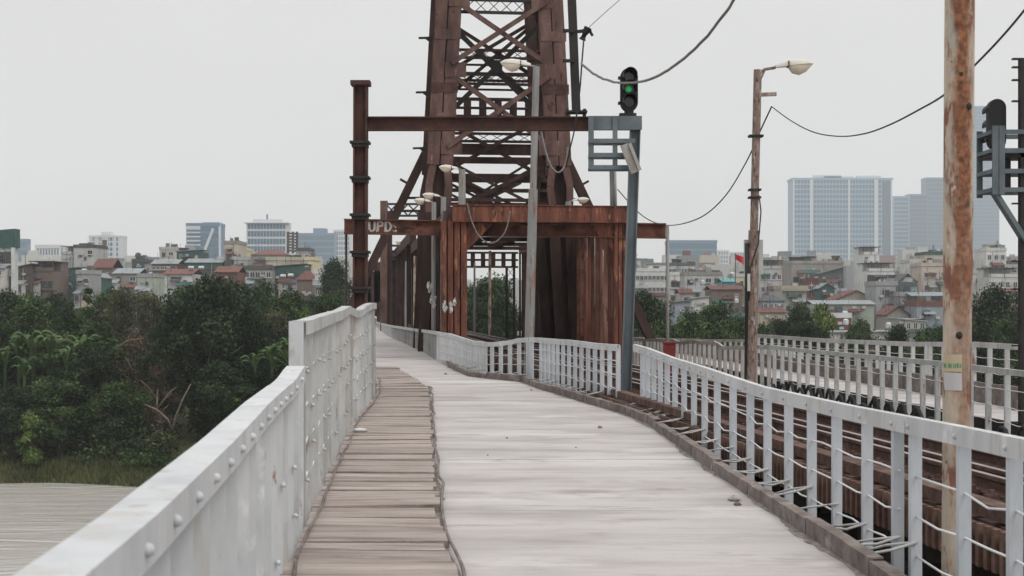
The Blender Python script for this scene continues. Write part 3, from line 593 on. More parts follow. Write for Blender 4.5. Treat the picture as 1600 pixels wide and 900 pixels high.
for s, v in ((-1, -2.2), (1, 2.75)):
    us = [1.4 + .74 * k for k in range(31)] + ([26 + 3 * k for k in range(15)] if v < 0 else [])
    for k, u in enumerate(us):
        red = u < 9.8; mb = MB(); vv = v - s * .02; hgt = 3.9 if u < 24 else 4.6; big = k % 2 == 0
        mb.bar(T(u, vv, -1.2), T(u, vv, hgt), .16 if big else .07, .08, (0, 1, 0)); mb.bar(T(u - .12, vv - s * (.17 if big else .07), -1.2), T(u - .12, vv - s * (.17 if big else .07), hgt), .09 if big else .05, .26 if big else .14, (0, 1, 0))
        if big: mb.bar(T(u + .13, vv + s * .10, -1.2), T(u + .13, vv + s * .10, hgt), .05, .2, (0, 1, 0))
        mb.build('column', ('rust_red', 'rust_dark', 'rust_pale', 'under_steel', 'rust_beam', 'rust_dark', 'rust_red', 'rust_pale', 'rust_beam', 'under_steel')[k % 10] if (red and v > 0) else ('under_steel', 'rust_dark', 'under_steel', 'rust_gantry', 'rust_dark')[k % 5], tw)  # dark columns carry the corridor's shade in their colour, besides dark paint
    if v < 0:
        tp('longitudinal_beam', T(25, v, 4.7), T(70, v, 4.7), .3, .5, 'rust_dark'); tp('longitudinal_beam', T(25, v + .2, .2), T(70, v + .2, .2), .05, .8, 'rust_dark')
    tp('longitudinal_beam', T(.5, v, 4.1), T(24.5, v, 4.1), .25, .42, 'rust_red' if v > 0 else 'rust_dark')
    tp('longitudinal_beam', T(.5, v + s * .24, .35), T(24.5, v + s * .24, .35), .04, .7, 'rust_dark')
for k, u in enumerate((2.2, 4.0, 6.2, 8.8, 12, 16, 20)): tp('roof_beam', T(u, -2.15, 3.98), T(u, 2.6, 3.98), .34, .14, ('rust_red', 'rail_old', 'rail_old', 'rail_old', 'rust_dark', 'rust_dark', 'rust_dark')[k])  # pale middle beams: light on their undersides is put into the colour
for v in (-1.2, 0, 1.3): tp('roof_stringer', T(.4, v, 4.22), T(24, v, 4.22), .3, .3, 'rust_red')
mb = MB()                                                      # battened beam and lattice column at the far end
for z in (3.95, 3.62, 3.3): mb.bar(T(24.6, -2.4, z), T(24.6, 2.6, z), .2, .09)
for k in range(11): mb.bar(T(24.6, -2.3 + .47 * k, 3.3), T(24.6, -2.3 + .47 * k, 3.95), .2, .14, (0, 1, 0))
mb.build('batten_girder', 'rust_dark', tw)
lattice(T(24.6, 2.25, 3.3), T(24.6, 2.25, -1.2), .34, 'dark_iron', 9, up=B_.copy(), name='lattice_column')
# cross girder reaching out over both walkways
cg = MB(); c0 = D(538, 354, 40.45); c1 = D(1040, 361, 40.45)
for z, h, t_ in ((0, .40, .05), (.2, .035, .3), (-.2, .035, .3)): cg.bar(c0 + V(0, 0, z), c1 + V(0, 0, z), t_, h)
cgo = cg.build('outrigger_girder', 'rust_beam', tw)
for q, z1, mt, r in ((D(541, 366, 40.5), -.4, 'dark_iron', .035), (D(1043, 353, 40.75), -.6, 'pole_grey', .05)): MB().tube([q, (q.x, q.y, z1)], r, 8).build('hanger', mt, tw, True)
MB().bar(D(686, 372, 40.2), D(716, 335, 40.2), .12, .22).build('knee_plate', 'rust_red', tw)
# chalk letters on the girder
def stroke_text(strokes, px0, py0, wpx, hpx, d, r, parent, mt, name, squash=.25):
    mb = MB()
    for st in strokes:
        pts = [D(px0 + x * wpx, py0 + (1 - y) * hpx, d) for x, y in st]; mb.tube(pts, r, 6)
    c = d; mb.v = [(x, c + (y - c) * squash, z) for x, y, z in mb.v]
    return mb.build(name, mt, parent)
U_ = [[(0, 1), (0, .25), (.08, .05), (.2, .02), (.32, .2), (.34, 1)]]
def letter(st, ox): return [[(x + ox, y) for x, y in s] for s in st]
P_ = [[(0, 0), (.02, 1), (.2, 1), (.32, .85), (.3, .6), (.02, .5)]]; D_ = [[(0, 0), (0, 1), (.22, .92), (.36, .55), (.25, .1), (0, 0)]]; dot = [[(0, 0), (.03, .04)]]
stroke_text(letter(U_, 0) + letter(dot, .43) + letter(P_, .52) + letter(dot, .93) + letter(D_, 1.02) + letter(dot, 1.5) + letter([[(0, .6), (.03, .65)]], 1.5) + letter([[(0, 0), (.1, .1)], [(0, .4), (.06, .5)]], 1.6), 577, 346.5, 25, 15, 40.42, .034, cgo, 'graffiti', 'graffiti')
# second, farther outrigger frame over the left walkway
ff = empty('walkway_portal', D(632, 560, 84), 'distant lattice frame over the left walkway, behind the raking brace', 'portal frame')
for px in (600, 607, 658): MB().bar(D(px, 314 if px < 605 else 330, 84 + (px - 600) * .02), D(px, 600, 84 + (px - 600) * .02), .42, .4).build('post', 'rust_dark' if px > 605 else 'rust_tower', ff)
def latt2(p, q, h, n_):
    mb = MB(); u_ = V(0, 0, h / 2); mb.bar(p + u_, q + u_, .15, .12); mb.bar(p - u_, q - u_, .15, .12)
    for i in range(n_): a = p.lerp(q, i / n_); b_ = p.lerp(q, (i + 1) / n_); mb.bar(a - u_, b_ + u_, .04, .08); mb.bar(a + u_, b_ - u_ + V(0, .06, 0), .04, .08)
    return mb
latt2(D(603, 328, 84), D(672, 328, 84), .7, 4).build('lattice_beam', 'dark_iron', ff); latt2(D(603, 393, 84), D(672, 393, 84), .7, 3).build('lattice_beam', 'dark_iron', ff)
for px in (560, 575, 590): MB().bar(D(px, 440 - (px - 560), 110), D(px, 560, 110), .5, .4).build('post', 'rust_dark', ff)
MB().bar(D(556, 452, 110), D(604, 446, 110), .4, 2.4).build('cross_girder', 'rust_dark', ff)
# stone pier below the tower
pr = MB(); 
for u0, u1, v0, z0, z1 in ((5, 15, 4.6, -12.5, -2.2), (4.6, 15.4, 5.0, -2.2, -1.6)):
    P4 = [T(u0, -v0, 0), T(u0, v0, 0), T(u1, v0, 0), T(u1, -v0, 0)]
    pr.add([(p.x, p.y, z0) for p in P4] + [(p.x, p.y, z1) for p in P4], [(3, 2, 1, 0), (4, 5, 6, 7), (0, 1, 5, 4), (1, 2, 6, 5), (2, 3, 7, 6), (3, 0, 4, 7)])
po = pr.build('bridge_pier', 'stone_pier'); tag(po, 'stone pier in the river under the truss tower', 'pier')

# white rags tied to the columns
def rag(px, py, d, label, s):
    rr = random.Random(s); p = D(px, py, d); mb = MB()
    for k in range(4):
        q = p + V(rr.uniform(-.07, .07), -.05, rr.uniform(-.14, .16)); mb.ball(q, rr.uniform(.035, .075), 7, 5, (.6, .5, 1.4))
    mb.v = [(x + rr.uniform(-.03, .03), y + rr.uniform(-.03, .03), z + rr.uniform(-.05, .05)) for x, y, z in mb.v]
    tag(mb.build('plastic_bag', 'plastic_white'), label, 'plastic bag', 'white bags tied to the truss')
rag(673, 452, 41.6, 'white bag tied high on the dark column left of the red portal', 1); rag(677, 474, 41.6, 'white bag hanging lowest on the dark column left of the red portal', 2)
rag(697, 484, 39.6, 'left white bag tied across the red portal column', 3); rag(707, 477, 39.6, 'right white bag tied across the red portal column', 4)

GD = 23.3
# ------------------------------------------------------------------ signal gantry and signals
gt = empty('signal_gantry', (G(560, 640).x, GD, -.2), 'brown steel gantry of one post and long beam over the lane, on a grey post', 'gantry')
x0 = D(562, 475, GD).x
mb = MB(); s_ = .01
for a in (-.10, .10): mb.bar((x0 + .0 + a, GD, -1.5), (x0 + .02 + a, GD, D(0, 134, GD).z), .03, .22, (0, 1, 0))
mb.bar((x0, GD, -1.5), (x0 + .02, GD, D(0, 134, GD).z), .2, .05, (0, 1, 0))
po_ = mb.build('post', 'rust_gantry', gt)
for py in (130,): MB().bx(x0 - .14, x0 + .18, GD-0.14, GD+0.14, D(0, 134, GD).z, D(0, 127, GD).z).build('cap_plate', 'rust_gantry', gt)
for py in (225, 280, 338, 396, 452):
    z = D(0, py, GD).z; MB().bx(x0 - .15, x0 + .17, GD-0.16, GD+0.16, z, z + .04).bx(x0 - .12, x0 + .14, GD-0.13, GD+0.13, z - .06, z - .003).build('collar', 'dark_iron', po_)
bz0, bz1 = D(0, 204, GD).z, D(0, 183, GD).z; bxe = D(920, 0, GD).x
MB().bx(x0 + .12, bxe, GD-0.03, GD+0.03, bz0 + .02, bz1 - .02).bx(x0 + .12, bxe, GD-0.1, GD+0.1, bz1 - .02, bz1).bx(x0 + .12, bxe, GD-0.1, GD+0.1, bz0, bz0 + .02).build('beam', 'rust_gantry', gt)
# grey post with framed platform
xa, xb = D(919, 0, GD).x, D(1002, 0, GD).x; zt_, zb_ = bz1, D(0, 268, GD).z
sp0 = V(D(976, 0, GD).x, GD, -.5); sp1 = V(D(993, 0, GD).x, GD, zt_ - .02)
mb = MB(); lo = sp0.lerp(sp1, 0)
for a in (-.075, .075): mb.bar(sp0 + V(a, 0, 0), sp1 + V(a, 0, 0), .02, .16, (0, 1, 0))
mb.bar(sp0, sp1, .15, .025, (0, 1, 0)); mb.build('grey_post', 'grey_blue', gt)
MB().bx(xa, xb, GD-0.12, GD-0.09, bz0, zt_ + .005).bx(xa, xb, GD+0.1, GD+0.4, bz0 + .05, zt_ - .002).build('grey_beam', 'grey_blue', gt)
for xx, ww in ((xa + .04, .09), (D(960, 0, GD).x, .08), ):
    MB().bx(xx - ww / 2, xx + ww / 2, GD-0.16, GD-0.125, zb_, zt_ - .002).build('frame_upright', 'grey_blue', gt)
for py in (222, 244, 263): z = D(0, py, GD).z; MB().bx(xa + .01, xb - .12, GD-0.2, GD-0.164, z - .035, z + .035).bx(xa + .01, xb - .12, GD+0.2, GD+0.24, z - .03, z + .03).build('frame_rung', 'grey_blue', gt)
MB().bar(D(975, 226, GD-0.3), D(992, 270, GD-0.3), .13, .06, (0, 1, 0)).bar(D(984, 224, GD-0.34), D(1000, 266, GD-0.34), .05, .05, (0, 1, 0)).build('junction_box', 'rail_old', gt)
MB().tube([D(956, 268, GD+0.05), D(957, 322, GD+0.05)], .04, 8).build('conduit', 'pole_grey', gt, True)
# dark telegraph post on the beam
xp = D(897, 0, GD).x; mb = MB()
mb.bar(D(900.5, 176, GD), D(891, -60, GD), .14, .14, (0, 1, 0)); tpst = mb.build('telegraph_post', 'dark_iron', gt)
MB().bx(D(883, 0, GD).x, D(917, 0, GD).x, GD-0.15, GD+0.15, D(0, 177, GD).z, D(0, 174, GD).z).build('base_plate', 'dark_iron', tpst)
for px in (886, 913): x = D(px, 0, GD).x; MB().bx(x - .025, x + .025, GD-0.1, GD+0.1, bz1, D(0, 171, GD).z).build('bolt', 'dark_iron', tpst)
for py in (48, 95): MB().bar(D(879, py, GD-0.1), D(897, py, GD-0.1), .06, .05).build('arm', 'dark_iron', tpst)
mb = MB(); mb.bar(D(897, 50, GD-0.05), D(924, 47, GD-0.05), .05, .05); mb.tube([D(910, 62, GD-0.05), D(914, 52, GD-0.05), D(919, 44, GD-0.05)], [.06, .05, .07], 8); mb.tube([D(919, 44, GD-0.05), D(926, 56, GD-0.05)], .025, 6); mb.build('insulator', 'black_paint', tpst)
def stadium(xc, zc, wd, hg, y0, y1, n=10):
    pts = []
    r = wd / 2; s = hg / 2 - r
    for k in range(n + 1): a = math.pi * k / n; pts.append((xc + r * math.cos(a), zc + s + r * math.sin(a)))
    for k in range(n + 1): a = math.pi + math.pi * k / n; pts.append((xc + r * math.cos(a), zc - s + r * math.sin(a)))
    m_ = len(pts); mb = MB()
    mb.add([(x, y0, z) for x, z in pts] + [(x, y1, z) for x, z in pts], [tuple(range(m_))[::-1], tuple(range(m_, 2 * m_))] + [(k, (k + 1) % m_, m_ + (k + 1) % m_, m_ + k) for k in range(m_)])
    return mb
def signal(xc, y, z0, hg, wd, label, facing, lit):
    e = empty('railway_signal', (xc, y, z0), label, 'signal', 'railway colour light signals')
    f = -1 if facing else 1
    stadium(xc, z0 + .08 + hg / 2, wd, hg, y - .06, y + .06).build('backboard', 'black_paint', e)
    MB().bx(xc - wd * .55, xc + wd * .4, y - .1, y + .1, z0, z0 + .05).bx(xc - wd * .25, xc + wd * .25, y - .07, y + .05, z0 + .05, z0 + .16).build('base', 'dark_iron', e)
    for i, fz in enumerate((.80, .52, .22)):
        z = z0 + .08 + hg * fz; r = wd * .40
        o = MB().tube([(xc, y + f * .061, z), (xc, y + f * .075, z)], r * .72, 14).build('lens', 'signal_lens', e, 'auto')
        if lit and i == 1: MB().ball((xc - .01, y + f * .077, z - .01), r * .42, 12, 6, (1, .25, 1)).build('lit_bulb', 'signal_green', o, True)
        mb = MB(); n = 10; vs2 = []; fs2 = []
        for k in range(n + 1):
            a = R(-20) + R(220) * k / n
            for yy, rr_ in ((y + f * .06, r), (y + f * .34, r * 1.0), (y + f * .34, r * .93), (y + f * .06, r * .93)): vs2.append((xc + rr_ * math.cos(a), yy, z + rr_ * math.sin(a)))
        for k in range(n):
            for j in range(4): fs2.append((k * 4 + j, k * 4 + (j + 1) % 4, (k + 1) * 4 + (j + 1) % 4, (k + 1) * 4 + j))
        mb.add(vs2, fs2 + [(0, 1, 2, 3), tuple(n * 4 + j for j in (3, 2, 1, 0))]).build('hood', 'black_paint', e)
    MB().bx(xc - wd * .62, xc - wd * .5, y - .05, y + .05, z0 + hg * .28, z0 + hg * .34).bx(xc - wd * .62, xc - wd * .5, y - .05, y + .05, z0 + hg * .86, z0 + hg * .92).build('bracket', 'black_paint', e)
    return e
sx_ = D(983.5, 0, GD-0.1).x
signal(sx_, GD+0, zt_ + .006, .72, .29, 'black rounded railway signal showing green on the grey gantry frame', True, True)
# right-hand signal platform seen from behind
XR = D(1598, 0, 22).x; rp = empty('signal_platform', (XR, 22, -.6), 'grey caged signal platform on a stepped post at the right edge', 'signal platform')
mb = MB(); mb.bx(XR - .05, XR + .07, 21.95, 22.07, -.6, D(0, 92, 22).z); rpp = mb.build('post', 'dark_iron', rp)
for py in (92, 105, 125, 158, 318, 408, 452, 500, 540, 588, 640, 660): z = D(0, py, 22).z; MB().bx(XR - .16, XR + .16, 21.97, 22.05, z - .012, z + .012).build('step_bar', 'dark_iron', rpp)
xl, zl, zh = D(1546, 0, 22).x, D(0, 300, 22).z, D(0, 203, 22).z
for py in (207, 236, 268, 297): z = D(0, py, 22).z; MB().bx(xl, XR + .5, 21.9, 21.94, z - .035, z + .035).bx(xl, XR + .5, 22.55, 22.59, z - .035, z + .035).bx(xl - .002, xl + .04, 21.942, 22.548, z - .03, z + .03).build('guard_bar', 'grey_blue', rp)
for xx, yy in ((xl + .05, 21.86), (D(1561, 0, 22).x, 21.86), (xl + .05, 22.595)): MB().bx(xx - .045, xx + .045, yy, yy + .037, zl - .05, zh + .05).build('upright', 'grey_blue', rp)
MB().bx(xl + .02, XR + .5, 21.95, 22.54, D(0, 246, 22).z, D(0, 240, 22).z).build('platform_plate', 'dark_iron', rp)
for yy in (21.93, 22.03): MB().bar((xl + .06, yy, zl), (XR + .02, yy, D(0, 376, 22).z), .07, .09, (0, 1, 0)).build('strut', 'grey_blue', rp)
MB().bx(D(1566, 0, 22).x, D(1583, 0, 22).x, 22.1, 22.3, D(0, 296, 22).z, D(0, 247, 22).z).build('cable_box', 'dark_iron', rp)
signal(D(1565, 0, 22).x, 22.25, D(0, 239.5, 22).z, .80, .28, 'black railway signal seen from behind in the cage at the right edge', False, False)

# ------------------------------------------------------------------ lamps and poles
def lamp_head(e, p, dr, s=1.0, tilt=.1):       # p = tip of arm; dr = +1/-1 direction in X
    mb = MB(); n = 9; secs = [(0, .045, .05), (.06, .07, .075), (.22, .09, .10), (.24, .105, .115), (.42, .12, .12), (.58, .10, .085), (.68, .03, .02)]
    for i, (t_, ry, rz_) in enumerate(secs):
        for k in range(n):
            a = math.pi * k / (n - 1); mb.v.append((p.x + dr * t_ * s, p.y + math.cos(a) * ry * s, p.z + math.sin(a) * rz_ * s + t_ * tilt * s))
    for i in range(len(secs) - 1):
        for k in range(n - 1): mb.f.append((i * n + k, i * n + k + 1, (i + 1) * n + k + 1, (i + 1) * n + k))
        mb.f.append((i * n, (i + 1) * n, (i + 1) * n + n - 1, i * n + n - 1))
    mb.f.append(tuple(range(n))); mb.build('lamp_housing', 'lamp_shell', e, 'auto')
    mb = MB(); secs = [(.235, .09, .02), (.30, .105, .13), (.42, .11, .175), (.55, .09, .125), (.66, .03, .02)]
    for i, (t_, ry, rz_) in enumerate(secs):
        for k in range(n):
            a = math.pi * k / (n - 1); mb.v.append((p.x + dr * t_ * s, p.y + math.cos(a) * ry * s, p.z - .004 - math.sin(a) * rz_ * s + t_ * tilt * s))
    for i in range(len(secs) - 1):
        for k in range(n - 1): mb.f.append((i * n + k, i * n + k + 1, (i + 1) * n + k + 1, (i + 1) * n + k))
        mb.f.append((i * n, (i + 1) * n, (i + 1) * n + n - 1, i * n + n - 1))
    mb.f += [tuple(range(n)), tuple(range((len(secs) - 1) * n, len(secs) * n))]; mb.build('lamp_bowl', 'lamp_bowl', e, 'auto')
    MB().bx(p.x + dr * .225 * s - .008, p.x + dr * .225 * s + .008, p.y - .105 * s, p.y + .105 * s, p.z - .01 + .02 * s, p.z + .105 * s).build('clasp', 'dark_iron', e)
def lamp(label, top, base, r0, r1, mt, armlen, dr, s=1.0, joint=None, group='street lamps of the bridge', n=12):
    e = empty('street_lamp', base, label, 'street lamp', group)
    pts = [base.lerp(top, k / 6) for k in range(7)]
    if joint: MB().tube([base, base.lerp(top, joint), base.lerp(top, joint + .001), top], [r0, r0 * .97, r1, r1], n).build('pole', mt, e, 'auto')
    else: MB().tube(pts, [r0 + (r1 - r0) * k / 6 for k in range(7)], n).build('pole', mt, e, 'auto')
    p = top + V(dr * armlen, 0, armlen * .12); MB().tube([top + V(0, 0, -.08), top + V(dr * armlen * .4, 0, armlen * .03), p], .028 * s, 8).build('arm', mt, e, True)
    MB().bar(top + V(dr * .02, 0, -.22), top + V(dr * armlen * .4, 0, armlen * .02 - .02), .02, .03).build('arm_stay', mt, e)
    lamp_head(e, p, dr, s); return e
l1 = lamp('grey lamp post standing in front of the red portal, lamp facing left', D(838, 104, 31.2), V(D(825, 0, 31.2).x, 31.2, -.3), .105, .075, 'pole_grey', .12, -1, 1.0, .62)
l2b = V(D(1171, 0, 24).x, 24, -.5); l2 = lamp('brown weathered lamp post with a meter box, lamp facing right', D(1184, 109, 24), l2b, .098, .07, 'pole_brown', .30, 1, .95, .55)
z = D(0, 149, 24); MB().bar(D(1188, 148, 24), D(1213, 147, 24), .06, .06).build('cross_arm', 'pole_brown', l2)
for py, hw_ in ((213, .12), (297, .1), (309, .1)): q = D(1181 - (py - 200) * .02, py, 24); MB().bx(q.x - hw_, q.x + hw_, 23.9, 24.1, q.z - .015, q.z + .02).build('clamp', 'dark_iron', l2)
q = D(1177, 402, 24.12); MB().bx(q.x - .15, q.x + .16, 24.08, 24.2, q.z - .29, q.z + .30).build('meter_box', 'box_grey', l2)
MB().tube([D(1167, 380, 23.97), D(1167, 480, 23.97), D(1166, 600, 23.97), D(1166, 660, 23.97)], .035, 6).build('conduit', 'black_paint', l2, True)
MB().tube([D(1186, 305, 23.88), D(1189, 330, 23.88), D(1185, 380, 23.87), D(1172, 420, 23.87), D(1170, 470, 23.88)], .012, 5).build('cable', 'cable_black', l2, True)
MB().bx(D(1166, 0, 24).x, D(1170, 0, 24).x, 23.85, 23.9, D(0, 455, 24).z, D(0, 428, 24).z).build('meter', 'plastic_white', l2)
# small lamps on the portal and along the far walkway
for lab, hx, hy, pxb, pyb, d, dr, mt, s, thick in (
    ('small lamp on the portal roof facing left, highest of the three by the tower leg', 716, 262, 722, 322, 40.3, -1, 'pole_grey', .8, .11),
    ('small lamp facing left on a grey stub beside the left tower leg, middle of three', 692, 305, 693, 600, 44, -1, 'pole_grey', .8, .10),
    ('low lamp facing left between tower leg and lattice frame, lowest of three', 674, 313, 678, 600, 46.5, -1, 'pole_grey', .8, .09),
    ('small lamp on the portal roof at its right corner facing right', 890, 312, 888, 322, 41.0, 1, 'pole_grey', .72, .09),
    ('far lamp post with pale pole just left of the dark columns', 642, 377, 640, 570, 77, -1, 'pole_grey', 1.0, .10),
    ('farther thin lamp post under the lattice frame', 617, 430, 620, 560, 112, -1, 'pole_grey', 1.3, .12),
    ('farthest lamp post seen down the walkway', 608, 437, 613, 555, 135, -1, 'pole_brown', 1.3, .13)):
    t_ = D(hx + dr * -2, hy + 3, d); b_ = D(pxb, pyb, d); lamp(lab, V(b_.x, d, t_.z), b_, thick, thick * .85, mt, .12, dr, s, n=8)
for lab, px, py0, py1, d, mt, r in (('rusty bare pole beside the dark columns on the walkway', 649, 400, 565, 60, 'pole_rust', .10), ('pale bare pole beside the far lamp post', 635, 408, 560, 72, 'pole_grey', .10), ('rusty thin pole near the far lattice frame', 612, 415, 555, 95, 'pole_rust', .12),
                                ('thin grey pole seen through the portal opening', 741, 410, 560, 62, 'pole_grey', .05), ('thin rusty pole seen through the portal opening', 765, 392, 560, 62, 'pole_rust', .07)):
    o = MB().tube([D(px, py1, d), D(px, (py0 + py1) / 2, d), D(px + .5, py0, d)], [r, r * .95, r * .85], 8).build('pole', mt, None, 'auto'); tag(o, lab, 'pole', 'bare poles along the bridge')
MB().tube([D(961, 325, 40.2), D(960, 262, 40.2)], .055, 8).build('roof_stub', 'pole_grey', tw, True)
# the big rusty pole near the viewer
d8 = 8.5; rb, rt = D(1493, 905, d8), D(1500, -60, d8)
e = empty('steel_pole', V(rb.x - .002, d8, -1.9), 'thick peeling cream and rust pole close behind the near railing', 'pole')
MB().tube([V(rb.x - .006, d8, -1.9), rb] + [rb.lerp(rt, k / 10) for k in range(1, 11)], [.083] * 6 + [.086, .087, .088, .088, .088, .088], 24).build('shaft', 'pole_rust', e, 'auto')
def wrap(px0, px1, py0, py1, mt, name, parent, r=.0872):
    mb = MB(); n = 8; cx = lambda py: D(1500 - (py + 60) * 7 / 965, 0, d8).x
    vs2 = []
    for py in (py0, py1):
        for rr_ in (r, r - .002):
            for k in range(n + 1):
                x = D(px0 + (px1 - px0) * k / n, 0, d8).x - cx(py); x = max(-r * .999, min(r * .999, x)); vs2.append((cx(py) + x * rr_ / r, d8 - math.sqrt(max(0, rr_ * rr_ - (x * rr_ / r) ** 2)), D(0, py, d8).z))
    m_ = n + 1; mb.add(vs2, [(k, k + 1, 2 * m_ + k + 1, 2 * m_ + k) for k in range(n)]); return mb.build(name, mt, parent)
wrap(1473, 1496, 553, 580, 'sticker_yellow', 'sticker', e); wrap(1473.5, 1496, 581.5, 609, 'sticker_white', 'sticker', e)
for k, (a, b_) in enumerate(((1473.2, 1475), (1477, 1481.5), (1483.5, 1485), (1485.8, 1487.2), (1488, 1491), (1492.2, 1494.6))):
    wrap(a, b_, 567.5 if k != 4 else 566.5, 574, 'sticker_green', 'printed_letter', e, .0878)
for px, py in ((1503, 116), (1513, 166), (1499, 524)):
    MB().ball(D(px, py, d8 - .08), .022, 8, 5, (1, .4, 1.1)).build('stud', 'dark_iron', e, True)
M['pole_rust_near'] = M['pole_rust'].copy(); M['pole_rust_near'].name = 'pole_rust_near'; stripe_rust('pole_rust_near', rb.x + .02, .068, (.29, .125, .062), 1.3); bpy.data.objects['shaft'].data.materials[0] = M['pole_rust_near']
# red box, dark drum on far side
q = D(1047, 548, 30); MB().bx(q.x - .13, q.x + .1, 29.9, 30.15, -.5, D(0, 537, 30).z).build('cabinet', 'red_box'); o = bpy.data.objects['cabinet']; tag(o, 'dark red metal cabinet between the railings near the grey post', 'cabinet')
MB().bx(q.x - .15, q.x + .12, 29.88, 30.17, D(0, 537, 30).z + .002, D(0, 537, 30).z + .04).build('lid', 'red_box', o)

# ------------------------------------------------------------------ cables
def cable(label, pts, r, mt, name='cable', group='cables strung over the bridge', n=6, jit=0, seed=0):
    rr = random.Random(seed); P = [Vector(p) for p in pts]; outp = []
    for i in range(len(P) - 1):
        p0 = P[max(i - 1, 0)]; p1 = P[i]; p2 = P[i + 1]; p3 = P[min(i + 2, len(P) - 1)]
        for k in range(8):
            t_ = k / 8; outp.append(.5 * ((2 * p1) + (p2 - p0) * t_ + (2 * p0 - 5 * p1 + 4 * p2 - p3) * t_ ** 2 + (3 * p1 - p0 - 3 * p2 + p3) * t_ ** 3) + V(rr.uniform(-jit, jit), 0, rr.uniform(-jit, jit)))
    outp.append(P[-1]); o = MB().tube(outp, r, n).build(name, mt, None, True); return tag(o, label, 'cable', group)
cable('pale thick cable sagging in front of the green signal', [D(908, 99, 21.9), D(930, 117, 21.5), D(955, 127, 21), D(985, 130, 20.4), D(1020, 122, 19.6), D(1060, 98, 18.6), D(1105, 56, 17.6), D(1150, -4, 16.5), D(1180, -50, 15.8)], .019, 'cable_pale', jit=.006)
cable('dark cable sagging from the lamp bracket to behind the rusty pole', [D(1205, 166, 24), D(1235, 188, 22), D(1270, 206, 20), D(1310, 213, 18), D(1350, 209, 16), D(1390, 195, 14.5), D(1435, 172, 13), D(1478, 146, 11.6), D(1525, 100, 10.6), D(1565, 58, 10), D(1602, 14, 9.5), D(1650, -50, 9)], .0085, 'cable_black')
cable('dark cable drooping from the lamp bracket down to the outrigger girder', [D(1205, 168, 24), D(1190, 200, 25.2), D(1165, 255, 27.5), D(1130, 310, 31), D(1090, 342, 35), D(1043, 352, 40.6), D(1005, 338, 41), D(965, 296, 40.2)], .014, 'cable_black')
cable('thin wire rising off the top of the telegraph post', [D(920, 43, 21.9), D(945, 20, 22.5), D(975, -6, 23.5)], .005, 'cable_black')
cable('dark loop of wire hanging by the telegraph post', [D(912, 64, 21.95), D(909, 100, 21.9), D(906, 140, 21.9), D(898, 200, 21.95), D(890, 235, 22.2), D(884, 262, 22.5)], .012, 'cable_black')
cable('pale rope looped over the right tower leg', [D(845, 203, 47.3), D(852, 235, 47.2), D(860, 258, 47.1), D(868, 268, 47.1), D(876, 268, 47.1), D(884, 255, 47.2), D(887, 230, 47.2)], .035, 'cable_pale')
cable('pale wire looping under the portal beam', [D(730, 318, 39.6), D(737, 345, 39.6), D(748, 368, 39.6), D(765, 380, 39.6), D(782, 372, 39.6), D(792, 355, 39.6), D(797, 330, 39.6)], .02, 'cable_pale')
cable('pale frayed wire hanging down the left portal corner', [D(692, 330, 40), D(690, 350, 40), D(693, 372, 40), D(690, 395, 40)], .03, 'cable_pale', jit=.03)
rr = random.Random(2); pts = []
for k in range(64):
    d = 12 + k * .34; pts.append(V(AX(d) - .10, d, ZR + (.16 if k % 2 else -.04) + rr.uniform(-.10, .12)))
cable('thick black cable looped along the foot of the railing across the track', pts, .035, 'cable_black', jit=.012, seed=3)
cable('thin black cable running beneath the looped cable across the track', [V(AX(d) - .16, d, ZR - .08 + rr.uniform(-.05, .05)) for d in np.arange(12, 40, 1.0)], .03, 'cable_black')
cable('rusty wire rope lying along the right edge of the planks', [V(PX(d) + .035 + rr.uniform(-.02, .02), d, .045 + rr.uniform(-.015, .02)) for d in np.arange(-6, 26.6, .55)], .012, 'kerb_rust', 'wire_rope', 'wire ropes along the plank path')
cable('rusty wire rope lying at the foot of the left railing', [V(LX(d) + .06 + rr.uniform(-.015, .015), d, .075 + rr.uniform(-.012, .02)) for d in np.arange(-6, 29, .6)], .012, 'kerb_rust', 'wire_rope', 'wire ropes along the plank path')
# flag
fp = D(1149, 430, 150); e = empty('flag', fp, 'red flag on a short staff left of the brown lamp post', 'flag')
MB().tube([D(1149, 440, 150), D(1149, 396, 150)], .05, 6).build('staff', 'frame_dark', e)
mb = MB(); nq = 6
for i in range(nq + 1):
    for j in range(2): q = D(1149.5 + 14 * i / nq, (397 + i * .9) + j * (8 + i * .8), 150); mb.v.append((q.x, q.y + .25 * math.sin(i * 1.3), q.z))
for i in range(nq): mb.f.append((2 * i, 2 * i + 2, 2 * i + 3, 2 * i + 1))
mb.build('cloth', 'flag_red', e)
# ------------------------------------------------------------------ city
GZ = -6.5
win_me = {}
def window_meshes(w_, h_, fr):
    k = (round(w_, 2), round(h_, 2), fr)
    if k not in win_me:
        t_ = .09
        f_ = MB().bx(-w_ / 2, w_ / 2, -.06, .02, -h_ / 2, -h_ / 2 + t_).bx(-w_ / 2, w_ / 2, -.06, .02, h_ / 2 - t_, h_ / 2).bx(-w_ / 2, -w_ / 2 + t_, -.06, .02, -h_ / 2 + t_, h_ / 2 - t_).bx(w_ / 2 - t_, w_ / 2, -.06, .02, -h_ / 2 + t_, h_ / 2 - t_).bx(-.035, .035, -.05, .02, -h_ / 2 + t_, h_ / 2 - t_).bx(-w_ / 2 - .12, w_ / 2 + .12, -.16, .02, -h_ / 2 - .1, -h_ / 2 - .003)
        win_me[k] = (f_.mesh('window', fr), MB().bx(-w_ / 2 + t_, w_ / 2 - t_, -.02, .02, -h_ / 2 + t_, h_ / 2 - t_).mesh('pane', 'glass_dark'))
    return win_me[k]
